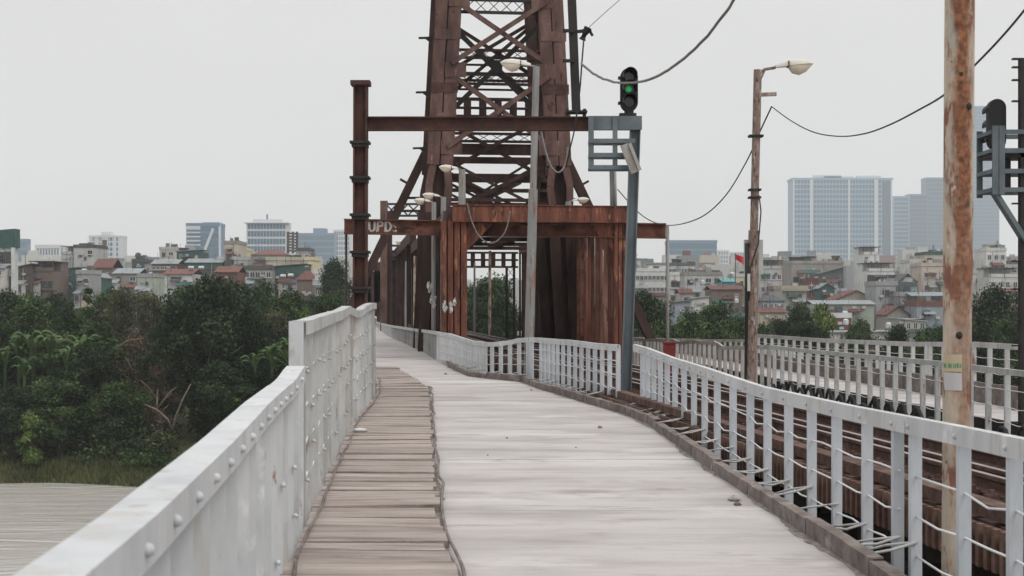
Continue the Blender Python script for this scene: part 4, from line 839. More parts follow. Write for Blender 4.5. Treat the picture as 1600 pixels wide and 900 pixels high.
def building(label, x0, x1, yt, d, col, roof=None, rcol=None, wins=None, depth=8, yaw=0, rise=10, extra=None, cat='house', name='house', band=None, over=.35, fr='frame_white'):
    """x0..x1, yt: photo columns and roof-line row; wins = (cols, rows, first row offset m, w, h) on the front"""
    d *= 1.75; rise = rise * 1.6 if rise < 5 else rise; depth *= 1.3
    if wins: wins = (max(wins[0] + 1, round(wins[0] * 1.5)), wins[1] + 1, wins[2] + .2, wins[3] * 1.1, wins[4] * 1.1)
    a, b_ = D(x0, yt, d), D(x1, yt, d); W = b_.x - a.x; zt = a.z; cx = (a.x + b_.x) / 2
    e = empty(name, (cx, d, GZ), label, cat); 
    H = zt
    wb = MB().bx(a.x, b_.x, d, d + depth, GZ - 3, H)
    if roof == 'gable':                                       # ridge along x
        wb.add([(a.x, d, H), (a.x, d + depth, H), (a.x, d + depth / 2, H + rise), (a.x + .01, d + depth / 2, H + rise)], [(0, 1, 2), (0, 2, 3)])
    wb.build('wall', 'b_' + col, e)
    rc = 'b_' + (rcol or col)
    if roof == 'flat' or roof is None:
        MB().bx(a.x - .15, b_.x + .15, d - .15, d + depth + .15, H, H + .22).build('roof_slab', rc, e)
        pm = MB()
        for q in ((a.x - .1, a.x + .08, d - .1, d + depth), (b_.x - .08, b_.x + .1, d - .1, d + depth), (a.x + .08, b_.x - .08, d - .1, d + .06)): pm.bx(*q, H + .222, H + .9)
        pm.build('parapet', rc, e)
    elif roof == 'gable' or roof == 'ridge':                   # two slopes, ridge parallel to the picture
        MB().add([(a.x - over, d - over, H - .1), (b_.x + over, d - over, H - .1), (b_.x + over, d + depth / 2, H + rise), (a.x - over, d + depth / 2, H + rise), (b_.x + over, d + depth + over, H - .1), (a.x - over, d + depth + over, H - .1),
                  (a.x - over, d - over, H), (b_.x + over, d - over, H), (b_.x + over, d + depth / 2, H + rise + .12), (a.x - over, d + depth / 2, H + rise + .12), (b_.x + over, d + depth + over, H), (a.x - over, d + depth + over, H)],
                 [(0, 1, 2, 3), (3, 2, 4, 5), (6, 9, 8, 7), (9, 11, 10, 8), (0, 6, 7, 1), (5, 4, 10, 11), (1, 7, 8, 2), (2, 8, 10, 4), (0, 3, 9, 6), (3, 5, 11, 9)]).build('roof', rc, e)
    elif roof == 'front':                                      # gable end faces the viewer
        MB().add([(a.x, d, H), (b_.x, d, H), (cx, d, H + rise), (a.x, d + .2, H), (b_.x, d + .2, H), (cx, d + .2, H + rise)], [(0, 1, 2), (3, 5, 4), (0, 2, 5, 3), (1, 4, 5, 2), (0, 3, 4, 1)]).build('gable', 'b_' + col, e)
        for s, xe in ((-1, a.x - over), (1, b_.x + over)):
            zz = H - over * rise / (W / 2)
            MB().add([(xe, d - .4, zz), (cx, d - .4, H + rise), (cx, d + depth, H + rise), (xe, d + depth, zz), (xe, d - .4, zz + .14), (cx, d - .4, H + rise + .14), (cx, d + depth, H + rise + .14), (xe, d + depth, zz + .14)],
                     [(0, 1, 2, 3), (4, 7, 6, 5), (0, 4, 5, 1), (1, 5, 6, 2), (2, 6, 7, 3), (3, 7, 4, 0)]).build('roof', rc, e)
    elif roof == 'hip':
        MB().add([(a.x - over, d - over, H), (b_.x + over, d - over, H), (b_.x + over, d + depth + over, H), (a.x - over, d + depth + over, H), (cx - W * .18, d + depth / 2, H + rise), (cx + W * .18, d + depth / 2, H + rise)],
                 [(0, 1, 5, 4), (1, 2, 5), (2, 3, 4, 5), (3, 0, 4), (3, 2, 1, 0)]).build('roof', rc, e)
    elif roof == 'shed':                                       # slopes up to the right
        MB().add([(a.x - over, d - over, H), (b_.x + over, d - over, H + rise), (b_.x + over, d + depth, H + rise), (a.x - over, d + depth, H), (a.x - over, d - over, H + .15), (b_.x + over, d - over, H + rise + .15), (b_.x + over, d + depth, H + rise + .15), (a.x - over, d + depth, H + .15)],
                 [(0, 1, 2, 3), (4, 7, 6, 5), (0, 4, 5, 1), (1, 5, 6, 2), (2, 6, 7, 3), (3, 7, 4, 0)]).build('roof', rc, e)
        MB().add([(a.x, d, H), (b_.x, d, H), (b_.x, d, H + rise), (a.x, d + .2, H), (b_.x, d + .2, H), (b_.x, d + .2, H + rise)], [(0, 1, 2), (3, 5, 4), (0, 2, 5, 3), (1, 4, 5, 2)]).build('gable', 'b_' + col, e)
    elif roof == 'canopy':                                     # tin awning on posts over the terrace
        MB().bx(a.x - .3, b_.x + .3, d - .6, d + depth, H + 2.2, H + 2.34).build('roof', rc, e)
        for xx in (a.x + .2, cx, b_.x - .2): MB().bx(xx - .08, xx + .08, d - .2, d - .04, H, H + 2.2).build('post', 'frame_dark', e)
        MB().bx(a.x, b_.x, d + depth * .5, d + depth, H + .003, H + 2.19).build('roof_room', 'b_' + col, e)
        MB().bx(a.x - .1, b_.x + .1, d - .15, d - .05, H + .003, H + .8).build('parapet', 'b_' + col, e)
    if wins:
        nc, nr, off, ww, wh = wins; fm, pm_ = window_meshes(ww, wh, fr)
        for r_ in range(nr):
            for c_ in range(nc):
                xx = a.x + W * (c_ + .5) / nc; zz = H - off - r_ * 3.3
                o = link('window', fm, e, (xx, d - .02, zz)); link('pane', pm_, o, (xx, d - .02, zz))
    if band:                                                   # (offsets from roof, height): dark glazed strips with slab edge
        for of, hh in band:
            o = MB().bx(a.x + .3, b_.x - .3, d - .04, d + .02, H - of - hh, H - of).build('window', 'glass_dark', e)
            n_ = max(2, int(W / 1.3))
            mm = MB()
            for k in range(1, n_): xx = a.x + .3 + (W - .6) * k / n_; mm.bx(xx - .05, xx + .05, d - .09, d - .041, H - of - hh, H - of)
            mm.build('mullion', 'frame_dark', o)
            MB().bx(a.x - .2, b_.x + .2, d - .5, d - .09, H - of - hh - .35, H - of - hh - .003).build('balcony', 'b_' + col, e)
    for ex in (extra or []): ex(e, a, b_, d, H)
    clutter(e, a, b_, d, H, roof, rise, depth, bool(wins or band), len(label) * 31 + int(x0))
    return e
def clutter(e, a, b_, d, H, roof, rise, depth, has_win, seed):
    """air conditioners, pipes, aerials, roof boxes and odd small windows"""
    rd = random.Random(seed); W = b_.x - a.x; flat = roof in (None, 'flat', 'none')
    for k in range(rd.randint(2, 5)):
        x = rd.uniform(a.x + .3, b_.x - .3); y = d + rd.uniform(.6, 2.5)
        if flat:
            w_ = rd.uniform(.5, min(2.2, W * .4)); h_ = rd.uniform(.7, 1.9); x = min(x, b_.x - w_)
            MB().bx(x, x + w_, y, y + rd.uniform(.6, 1.6), H + .225, H + .225 + h_).build('roof_box', rd.choice(['b_concrete', 'b_dark_tin', 'b_grey_tin', 'b_brown', 'b_offwhite', 'b_green_tin']), e)
        z0 = H - .1; MB().bx(x - .03, x + .03, y + .1, y + .16, z0, H + max(0, rise if not flat and rise < 3 else 0) + rd.uniform(1.2, 2.6)).build('aerial', 'frame_dark', e)
    for k in range(rd.randint(2, 5)):
        x = rd.uniform(a.x + .4, b_.x - .9); z = H - rd.uniform(.9, 4.2); MB().bx(x, x + .75, d - .38, d - .045, z, z + .5).build('air_conditioner', rd.choice(['b_offwhite', 'b_lightgrey', 'frame_dark']), e)
    if rd.random() < .75:
        x = rd.uniform(a.x + .1, b_.x - .2); MB().bx(x, x + .10, d - .12, d - .03, GZ, H - .1).build('drain_pipe', rd.choice(['frame_dark', 'b_grey', 'b_offwhite']), e)
    if not has_win:
        for r_ in range(3):
            for c_ in range(max(1, int(W / 2.2))):
                if rd.random() < .55:
                    ww, wh = rd.choice([(.8, 1.0), (1.1, 1.3), (1.5, 1.2), (.7, .7)]); fm, pm_ = window_meshes(ww, wh, rd.choice(['frame_dark', 'frame_white']))
                    xx = a.x + W * (c_ + .5) / max(1, int(W / 2.2)) + rd.uniform(-.2, .2); zz = H - 1.5 - r_ * 3.1 + rd.uniform(-.2, .2); o = link('window', fm, e, (xx, d - .02, zz)); link('pane', pm_, o, (xx, d - .02, zz))
    for k in range(rd.randint(2, 3)):                          # lean-to annexes built on to the front
        w_ = rd.uniform(.22, .5) * W; x = rd.uniform(a.x - .5, b_.x + .5 - w_); h_ = H - rd.uniform(2.4, 7.5); y0 = d - rd.uniform(1.6, 3.2); col = rd.choice(['concrete', 'brown', 'grey', 'lightgrey', 'offwhite', 'dark_tin', 'pale_green', 'cream'])
        o = MB().bx(x, x + w_, y0, d - .13, GZ, h_).build('annex', 'b_' + col, e)
        rcl = rd.choice(['grey_tin', 'dark_tin', 'red_tile', 'green_tin', 'grey_tin', 'brown_tile'])
        MB().add([(x - .25, y0 - .4, h_ - .1), (x + w_ + .25, y0 - .4, h_ - .1), (x + w_ + .25, d - .12, h_ + .75), (x - .25, d - .12, h_ + .75), (x - .25, y0 - .4, h_ + .02), (x + w_ + .25, y0 - .4, h_ + .02), (x + w_ + .25, d - .12, h_ + .87), (x - .25, d - .12, h_ + .87)], [(0, 3, 2, 1), (4, 5, 6, 7), (0, 1, 5, 4), (1, 2, 6, 5), (2, 3, 7, 6), (3, 0, 4, 7)]).build('annex_roof', 'b_' + rcl, o)
        n_ = max(1, int(w_ / 1.5))
        for q in range(n_):
            if rd.random() < .75:
                fm, pm_ = window_meshes(.9, 1.1, rd.choice(['frame_dark', 'frame_white'])); p_ = (x + w_ * (q + .5) / n_, y0 - .02, h_ - 1.0); wo = link('window', fm, e, p_); link('pane', pm_, wo, p_)
    if rd.random() < .5:                                       # awning
        x = a.x + W * rd.uniform(0, .4); w_ = W * rd.uniform(.35, .6); z = H - rd.uniform(1.0, 1.9)
        MB().add([(x, d - .03, z), (x + w_, d - .03, z), (x + w_, d - 1.1, z - .45), (x, d - 1.1, z - .45), (x, d - .03, z + .06), (x + w_, d - .03, z + .06), (x + w_, d - 1.1, z - .39), (x, d - 1.1, z - .39)], [(0, 1, 2, 3), (4, 7, 6, 5), (0, 4, 5, 1), (1, 5, 6, 2), (2, 6, 7, 3), (3, 7, 4, 0)]).build('awning', rd.choice(['b_green_tin', 'b_grey_tin', 'b_red_tile', 'b_dark_tin']), e)
def hut(fx0, fx1, h_, col, rcol=None, dd=2.5):
    def f_(e, a, b_, d, H):
        W = b_.x - a.x; x0_, x1_ = a.x + W * fx0, a.x + W * fx1
        MB().bx(x0_, x1_, d + dd, d + dd + 3.2, H + .225, H + h_).build('roof_room', 'b_' + col, e); MB().bx(x0_ - .3, x1_ + .3, d + dd - .4, d + dd + 3.5, H + h_, H + h_ + .18).build('roof_slab', 'b_' + (rcol or col), e)
        MB().bx(x0_ + (x1_ - x0_) * .25, x0_ + (x1_ - x0_) * .6, d + dd - .03, d + dd + .02, H + .6, H + h_ - .5).build('window', 'glass_dark', e)
    return f_
def terrace(of, col='white', n=14):                            # balustrade with balusters in front of a floor
    def f_(e, a, b_, d, H):
        z = H - of; W = b_.x - a.x
        MB().bx(a.x - .3, b_.x + .3, d - 1.1, d - .03, z - .2, z).build('balcony', 'b_' + col, e); MB().bx(a.x - .3, b_.x + .3, d - 1.1, d - .95, z + .85, z + .97).build('handrail', 'b_' + col, e)
        m_ = MB()
        for k in range(n): xx = a.x - .2 + (W + .4) * k / (n - 1); m_.bx(xx - .07, xx + .07, d - 1.08, d - .97, z + .002, z + .849)
        o = m_.build('baluster_row', 'b_' + col, e); o['kind'] = 'stuff'
    return f_
def mast(fx, h_, arms=3):
    def f_(e, a, b_, d, H):
        x = a.x + (b_.x - a.x) * fx; m_ = MB().bx(x - .08, x + .08, d + 2.2, d + 2.36, H, H + h_)
        for k in range(arms): z = H + h_ * (.55 + .4 * k / max(1, arms)); m_.bx(x - .7 + .1 * k, x + .7 - .1 * k, d + 2.18, d + 2.24, z - .05, z + .05)
        m_.build('antenna', 'frame_dark', e)
    return f_
def side_win(fx, of, w_, h_):
    def f_(e, a, b_, d, H):
        x = a.x + (b_.x - a.x) * fx; fm, pm_ = window_meshes(w_, h_, 'frame_dark'); o = link('window', fm, e, (x, d - .02, H - of)); link('pane', pm_, o, (x, d - .02, H - of))
    return f_
bd = building
# --- left bank, near
bd('white building with a dark green tin top floor at the left edge', -30, 20, 387, 170, 'white', 'none', None, None, 2.5, band=[(.8, 2.6), (6.0, 3.6), (12.6, 3.6)], extra=[lambda e, a, b_, d, H: MB().add([(a.x, d - .4, H), (b_.x + .5, d - .4, H), (b_.x + .5, d - .4, H + 4.0), (a.x, d - .4, H + 3.4), (a.x, d + 3, H), (b_.x + .5, d + 3, H), (b_.x + .5, d + 3, H + 4.0), (a.x, d + 3, H + 3.4)], [(0, 1, 2, 3), (5, 4, 7, 6), (0, 4, 5, 1), (1, 5, 6, 2), (2, 6, 7, 3), (3, 7, 4, 0)]).build('tin_storey', 'b_green_tin', e), lambda e, a, b_, d, H: MB().bx(b_.x - .1, b_.x + .5, d - .7, d + .2, H - 22, H - .003).build('pillar', 'b_white', e)])
bd('low dark brown tin house beside the white building at the left edge', 26, 48, 418, 178, 'darkbrown', 'shed', 'dark_tin', None, 8, rise=.5)
bd('brown two storey house with an open loggia and a pale balcony', 47, 84, 424, 180, 'brown', 'canopy', 'dark_tin', None, 8, band=[(2.2, 1.6)])
bd('grey blank house with a roof terrace, tallest of the near left houses', 115, 150, 387, 232, 'lightgrey', 'flat', 'darkbrown', None, 9, extra=[side_win(.72, 1.6, 1.0, 1.6), side_win(.52, 3.0, .7, .9)])
bd('lower grey wing with open top storey left of the tall grey house', 96, 114, 397, 233, 'lightgrey', 'canopy', 'grey', None, 9)
bd('dark green tin wall below the tall grey house', 92, 119, 421, 188, 'green_tin', 'shed', 'grey_tin', None, 7, rise=.3)
bd('grey shed with a pale tank beside the green tin wall', 119, 140, 428, 184, 'grey', 'flat', 'grey', (1, 1, 1.4, .9, 1.1), 7)
bd('red tile roofed house left of the conical tree top', 146, 174, 418, 212, 'brown', 'ridge', 'red_tile', None, 8, rise=1.5)
bd('green house with a tin gable behind the conical tree', 140, 158, 433, 190, 'green_tin', 'front', 'grey_tin', None, 7, rise=.6)
bd('long grey tin roofed shed right of the red roof', 177, 216, 427, 205, 'concrete', 'ridge', 'grey_tin', None, 8, rise=.8)
bd('pale green wall house with a tank on its flat roof', 215, 244, 433, 190, 'pale_green', 'flat', 'grey', None, 8)
bd('dark green house under a satellite dish', 206, 226, 409, 240, 'green_tin', 'flat', 'dark_tin', None, 8, extra=[lambda e, a, b_, d, H: (MB().ball((a.x + 1.6, d + 1, H + 1.9), .95, 12, 6, (1, .35, 1)).bx(a.x + 1.5, a.x + 1.7, d + 1.1, d + 1.3, H, H + 1.6).build('satellite_dish', 'frame_dark', e))])
bd('grey flat house with dark eaves next to the satellite dish house', 226, 250, 412, 238, 'grey', 'shed', 'dark_tin', None, 8, rise=.4)
bd('plain cream block behind the red brick house', 249, 274, 390, 262, 'offwhite', 'flat', 'offwhite', None, 9)
bd('red brick house with a grey tin roof and cream cornice', 237, 277, 412, 222, 'brown_tile', 'ridge', 'grey_tin', (4, 1, 1.0, .9, .9), 8, rise=.8)
bd('white cottage with a dark grilled window and brown roof', 257, 300, 428, 178, 'white', 'ridge', 'brown_tile', None, 8, rise=.7, extra=[side_win(.35, 1.0, 1.5, .8)])
bd('dark green tin clad block with two stepped roofs', 276, 314, 393, 232, 'green_tin', 'shed', 'grey_tin', None, 8, rise=.3, extra=[hut(.02, .3, 1.0, 'dark_tin')])
bd('wide green tin house under a pale tin eave', 290, 346, 410, 222, 'green_tin', 'ridge', 'grey_tin', (5, 1, 1.9, 1.2, .8), 8, rise=.7, fr='frame_dark')
bd('tall narrow cream tower house left of the big brown roof', 350, 373, 381, 224, 'cream', 'flat', 'concrete', None, 9)
bd('pale yellow house behind the cream tower house', 373, 386, 392, 250, 'yellow', 'flat', 'yellow', (1, 3, 1.0, 1.0, 1.0), 8)
bd('pale blue grey wall right of the cream tower house', 366, 388, 406, 219, 'lightgrey', 'flat', 'lightgrey', None, 7)
bd('orange tile roof above the big dark tree', 337, 371, 425, 176, 'orange_tile', 'ridge', 'orange_tile', None, 7, rise=.8)
bd('large house with a brown hipped tile roof', 392, 446, 398, 214, 'concrete', 'hip', 'brown_tile', None, 9, rise=1.0)
bd('cream walled storey below the brown hipped roof', 416, 474, 407, 205, 'cream', 'flat', 'cream', None, 6)
bd('grey boxy house behind the cream storey', 462, 483, 392, 225, 'grey', 'flat', 'dark_tin', (2, 1, 1.4, 1, 1), 8)
bd('green tin roof sloping down to the right', 422, 476, 417, 187, 'green_tin', 'shed', 'green_tin', None, 8, rise=.4)
bd('low brown house under the green sloping roof', 373, 424, 421, 184, 'concrete', 'flat', 'dark_tin', (4, 1, 1.0, 1.0, 1.2), 7)
bd('narrow yellow house right of the green sloping roof', 476, 491, 407, 198, 'yellow', 'flat', 'yellow', None, 8, extra=[hut(.2, .8, .9, 'white')])
bd('small red hip roofed house among the trees', 464, 488, 437, 166, 'brown', 'hip', 'red_tile', None, 6, rise=1.2)
bd('white balconied house near the gantry post', 492, 523, 428, 160, 'white', 'flat', 'white', (3, 1, 1.5, .8, 1.1), 7, extra=[terrace(2.0)])
# --- left bank, far towers
def tower(label, x0, x1, yt, d, base, glass, nx_, nz_, strips=None, extra=None, depth=None, fin=.12, top=None, edge=.06, slab=True):
    d *= 2.4
    a, b_ = D(x0, yt, d), D(x1, yt, d); W = b_.x - a.x; H = a.z; dp = depth or W * .7
    e = empty('tower_block', ((a.x + b_.x) / 2, d, GZ), label, 'tower')
    MB().bx(a.x, b_.x, d, d + dp, GZ - 3, H).build('wall', base, e)
    fl = (H - GZ) / nz_; m_ = MB(); k_ = MB()
    xs0, xs1 = a.x + W * edge, b_.x - W * edge
    for j in range(nz_):
        z0_ = GZ + fl * j + fl * .28; z1_ = GZ + fl * (j + 1) - .05
        for s0, s1 in (strips or [(0, 1)]):
            m_.bx(xs0 + (xs1 - xs0) * s0, xs0 + (xs1 - xs0) * s1, d - .15, d + .1, z0_, z1_)
    o = m_.build('window_band', glass, e); o['kind'] = 'stuff'
    v_ = MB(); cw = (xs1 - xs0) / nx_
    for i in range(nx_ + 1): v_.bx(xs0 + cw * i - cw * fin, xs0 + cw * i + cw * fin, d - .3, d + .1, GZ, H - .5)
    o = v_.build('pilaster_row', base, e); o['kind'] = 'stuff'
    if slab: MB().bx(a.x - W * .01, b_.x + W * .01, d - .5, d + dp, H, H + fl * .4).build('roof_slab', base, e)
    for f0, f1, h_, mt in (top or []): MB().bx(a.x + W * f0, a.x + W * f1, d + dp * .2, d + dp * .8, H + fl * .4, H + h_).build('roof_room', mt, e)
    for ex in (extra or []): ex(e, a, b_, d, H)
    return e
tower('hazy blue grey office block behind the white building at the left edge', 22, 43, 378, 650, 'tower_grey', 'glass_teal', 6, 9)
tower('white apartment tower with a dark glass strip and roof crown', 139, 189, 371, 560, 'tower_white', 'glass_blue', 9, 15, strips=[(.06, .14), (.28, .38), (.62, .80), (.9, .96)], top=[(.15, .85, 2.5, 'tower_white'), (.35, .62, 5.5, 'tower_white')])
def diag(e, a, b_, d, H):
    MB().bar(V(a.x + (b_.x - a.x) * .50, d - .8, H - 24), V(a.x + (b_.x - a.x) * .80, d - .8, H - 2), .5, 2.2).build('diagonal_fin', 'tower_white', e)
    MB().bx(b_.x - 1.2, b_.x + .3, d - .4, d + 2, GZ, H + 3).build('corner_pier', 'tower_white', e); MB().bx(a.x - .3, a.x + (b_.x - a.x) * .42, d - .4, d - .17, H - 3, H).build('fascia', 'tower_white', e)
    for k in range(4): MB().bx(a.x - .3, a.x + (b_.x - a.x) * .42, d - .6, d - .41, H - 6 - 3.4 * k, H - 4.8 - 3.4 * k).build('spandrel', 'tower_white', e)
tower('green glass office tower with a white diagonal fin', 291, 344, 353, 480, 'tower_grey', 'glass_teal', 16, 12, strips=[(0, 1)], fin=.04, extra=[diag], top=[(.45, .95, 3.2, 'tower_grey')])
def steps(e, a, b_, d, H):
    W = b_.x - a.x
    for k, (f0, f1, z0, z1) in enumerate(((-.18, .0, -40, -14), (.0, .14, -40, -9), (1.0, 1.12, -40, -10))): MB().bx(a.x + W * f0, a.x + W * f1, d + 1, d + 12, H + z0, H + z1).build('wing', 'tower_white', e)
    MB().bx(a.x - 1.5, b_.x + 1.5, d - 2, d + 12, H + .02, H + .7).build('canopy_roof', 'tower_white', e); MB().bx(a.x + W * .15, a.x + W * .85, d + 2, d + 10, H + .72, H + 3.2).build('roof_room', 'tower_white', e); MB().bx(a.x + W * .47, a.x + W * .51, d + 4, d + 4.6, H + 3.2, H + 7).build('antenna', 'tower_grey', e)
tower('stepped white office block with stacked glass bands and flat roof canopy', 385, 448, 349, 440, 'tower_white', 'glass_teal', 12, 12, fin=.05, extra=[steps], slab=False, edge=.03)
lat = MB(); 
for s in (450, 458, 464): p_, q_ = D(s, 362, 420), D(s, 396, 420); lat.bar(p_, q_, .7, .7, (0, 1, 0))
for k in range(7): z = 364 + k * 4.5; lat.bar(D(449, z, 420), D(465, z + 2, 420), .4, .5)
o = lat.build('scaffold_tower', 'frame_dark'); tag(o, 'dark scaffold clad frame beside the stepped white block', 'scaffold')
tower('wide teal glass block with a grey roof box near the gantry', 466, 522, 368, 700, 'tower_grey', 'glass_teal', 14, 12, fin=.03, edge=.0, top=[(.4, .75, 9, 'tower_grey')])
tower('white gridded apartment block right beside the gantry post', 521, 548, 362, 760, 'tower_white', 'glass_blue', 7, 16, fin=.2)
tower('low hazy white block behind the grey houses on the left', 55, 95, 388, 620, 'tower_white', 'glass_blue', 8, 7, fin=.2, top=[(.3, .6, 4, 'tower_white')])
mm = MB()
for k in range(4): mm.bar(D(162 + k * .8, 376, 520), D(160 + k * 2.0, 412, 520), .22, .22, (0, 1, 0))
for k in range(7): mm.bar(D(159.5, 378 + k * 5, 520), D(167.5, 378 + k * 5, 520), .2, .2)
mm.bx(D(160.5, 0, 520).x, D(166.5, 0, 520).x, 519.5, 520.5, D(0, 384, 520).z, D(0, 375, 520).z); mm.bar(D(163.5, 411, 520), V(D(163.5, 0, 520).x, 520, GZ), .6, .6, (0, 1, 0))
tag(mm.build('telecom_mast', 'frame_dark'), 'dark telecom mast in front of the white apartment tower', 'mast')
# --- right bank, near
bd('long white apartment house with a planted roof terrace right of the portal', 968, 1044, 424, 225, 'white', 'flat', 'white', (8, 3, 1.6, 1.0, 1.2), 9, extra=[hut(.02, .45, 3.6, 'offwhite', 'offwhite'), hut(.62, .98, 2.0, 'white', 'red_tile'), mast(.36, 5.5)])
bd('white house with a wide dark glazed storey behind the white hanger pole', 1047, 1070, 430, 215, 'white', 'flat', 'white', None, 8, band=[(1.6, 1.7), (5.2, 1.6)])
bd('dark roofed penthouse block with roof units behind the white hanger pole', 1047, 1086, 415, 238, 'lightgrey', 'flat', 'dark_tin', (5, 1, 1.5, 1.4, 1.4), 8, extra=[hut(.15, .32, 1.9, 'dark_tin'), hut(.38, .5, 1.7, 'dark_tin')])
bd('plain grey house with a small tank stand left of the flag', 1070, 1128, 430, 203, 'lightgrey', 'flat', 'concrete', None, 8, extra=[side_win(.62, 1.6, .9, 1.2), hut(.45, .95, 1.2, 'concrete')])
bd('low house with a bright red roof left of the grey tree wall', 1063, 1082, 458, 178, 'offwhite', 'ridge', 'red_tile', None, 7, rise=.6)
bd('long red tin roof house left of the brown lamp post', 1112, 1160, 452, 176, 'brown', 'ridge', 'red_tile', None, 8, rise=.5)
bd('small teal roof house below the flag', 1130, 1150, 440, 190, 'teal', 'ridge', 'teal', None, 7, rise=.5)
bd('yellowish low house with a tank right of the teal roof', 1146, 1172, 433, 200, 'yellow', 'flat', 'offwhite', None, 7)
bd('blue grey blank wall rising from the trees', 1054, 1079, 473, 140, 'bluegrey', 'shed', 'dark_tin', None, 6, rise=.2)
bd('white lean-to with a sloping roof among the trees', 1082, 1108, 467, 165, 'offwhite', 'shed', 'grey_tin', None, 6, rise=.3)
bd('narrow grey house with two columns of windows right of the lamp post', 1188, 1222, 420, 214, 'lightgrey', 'canopy', 'dark_tin', (3, 3, 2.0, .9, 1.3), 8)
bd('white walled terrace house with fluted parapet', 1222, 1260, 452, 196, 'offwhite', 'flat', 'cream', None, 8, extra=[terrace(.2, 'cream', 18)])
bd('dark roofed low house under the narrow grey house', 1192, 1226, 470, 172, 'bluegrey', 'hip', 'dark_tin', (3, 1, .9, .8, .9), 7, rise=.8)
bd('low red roofed house behind the right railing', 1188, 1228, 488, 150, 'cream', 'ridge', 'red_tile', None, 7, rise=.5)
bd('large bare concrete house with dark open loggias', 1237, 1318, 412, 248, 'concrete', 'flat', 'concrete', (3, 1, 5.0, 2.6, 2.0), 10, extra=[hut(.02, .22, 2.0, 'darkbrown'), hut(.25, .5, 2.2, 'dark_tin'), hut(.85, .97, 2.4, 'brown')], fr='frame_dark')
bd('dark netted scaffolded house beside the concrete house', 1282, 1318, 428, 228, 'dark_tin', 'shed', 'dark_tin', None, 8, rise=1.2)
bd('small green gabled hut in front of the dark netted house', 1281, 1304, 450, 186, 'green_tin', 'front', 'grey_tin', None, 5, rise=.7)
bd('red brick hut left of the green gabled hut', 1260, 1280, 440, 200, 'brown_tile', 'flat', 'red_tile', (1, 1, 1.3, 1.0, 1.0), 6)
bd('cream house with a red edged gable facing the bridge', 1307, 1369, 468, 168, 'cream', 'front', 'red_tile', (3, 1, .9, .7, .55), 8, rise=1.15, fr='frame_dark')
bd('long green grey tin shed below the cream gable', 1272, 1366, 475, 158, 'pale_green', 'ridge', 'grey_tin', None, 7, rise=.4)
bd('tall narrow white house with a black roof cage', 1348, 1374, 398, 232, 'white', 'canopy', 'dark_tin', (2, 3, 2.2, .8, 1.1), 8)
bd('white house with tall grilled windows and dark canopy', 1355, 1398, 424, 214, 'white', 'canopy', 'dark_tin', (4, 2, 1.8, 1.1, 2.0), 8, fr='frame_dark')
bd('low white house with a lilac stripe right of the grilled windows', 1397, 1424, 424, 222, 'offwhite', 'flat', 'white', (3, 1, 1.2, 1.0, 1.0), 7)
bd('dark gabled house with a tank on its roof', 1404, 1432, 440, 200, 'dark_tin', 'front', 'dark_tin', None, 6, rise=1.2)
bd('turquoise walled house under the dark gable', 1399, 1432, 447, 184, 'teal', 'flat', 'dark_tin', (3, 1, 1.2, .8, 1.0), 6)
bd('tall blank grey wall house in the middle of the right bank', 1369, 1402, 446, 162, 'grey', 'flat', 'grey', None, 7)
bd('lower grey house with one wide window right of the blank wall', 1402, 1426, 463, 160, 'grey', 'flat', 'grey', None, 7, extra=[side_win(.45, 1.7, 1.2, .9)])
bd('beige house with shuttered windows left of the rusty pole', 1440, 1480, 416, 204, 'pink', 'flat', 'pink', (2, 4, 2.0, .8, 1.3), 8, extra=[hut(.3, .9, 1.4, 'green_tin', 'grey_tin')])
bd('white house with a side window behind the beige house', 1422, 1442, 410, 216, 'white', 'flat', 'offwhite', (1, 3, 2.6, .7, 1.2), 8)
bd('cream upper storey with potted terrace behind the rusty pole', 1446, 1486, 398, 226, 'cream', 'flat', 'green_tin', None, 8, extra=[mast(.4, 3)])
bd('grey tin roofed shed left of the rusty pole', 1426, 1480, 462, 158, 'dark_tin', 'ridge', 'grey_tin', (5, 1, 1.0, 1.3, .9), 7, rise=.4, fr='frame_dark')
bd('dark blue walled house low behind the rusty pole', 1432, 1486, 478, 148, 'bluegrey', 'flat', 'orange_tile', None, 6, extra=[side_win(.3, 1.3, 1.4, 1.0)])
bd('pale grey house with a small gable above the right railing', 1404, 1446, 498, 136, 'lightgrey', 'shed', 'lightgrey', (3, 1, 1.0, .7, 1.0), 6, rise=-.3)
bd('small house with a red edged tin gable in the middle of the right bank', 1386, 1420, 491, 150, 'concrete', 'front', 'red_tile', None, 6, rise=.9)
bd('low white flat roofed building right behind the right railing', 1283, 1400, 520, 122, 'offwhite', 'shed', 'grey_tin', (5, 1, .9, .8, .6), 7, rise=.08)
bd('red and grey brick hut with a tank above the low white building', 1300, 1330, 497, 136, 'brown_tile', 'flat', 'white', None, 5)
bd('white corner house with stacked balconies right of the rusty pole', 1541, 1572, 392, 222, 'white', 'flat', 'white', (2, 4, 1.6, 1.0, 1.3), 8, extra=[hut(.15, .85, 1.8, 'offwhite'), mast(.7, 3)])
bd('low pinkish white house right of the rusty pole', 1520, 1546, 428, 210, 'offwhite', 'flat', 'offwhite', (1, 2, 1.5, .7, 1.1), 7)
bd('house with a dark canopy terrace under the white corner house', 1546, 1592, 433, 200, 'white', 'canopy', 'dark_tin', (3, 1, 1.7, 1.0, 1.3), 7)
bd('blue grey roofed house far right beyond the rusty pole', 1522, 1542, 412, 240, 'bluegrey', 'flat', 'bluegrey', None, 7)
bd('grey block at the right edge behind the stepped post', 1572, 1640, 412, 235, 'lightgrey', 'flat', 'dark_tin', (5, 3, 1.8, 1.2, 1.2), 9)
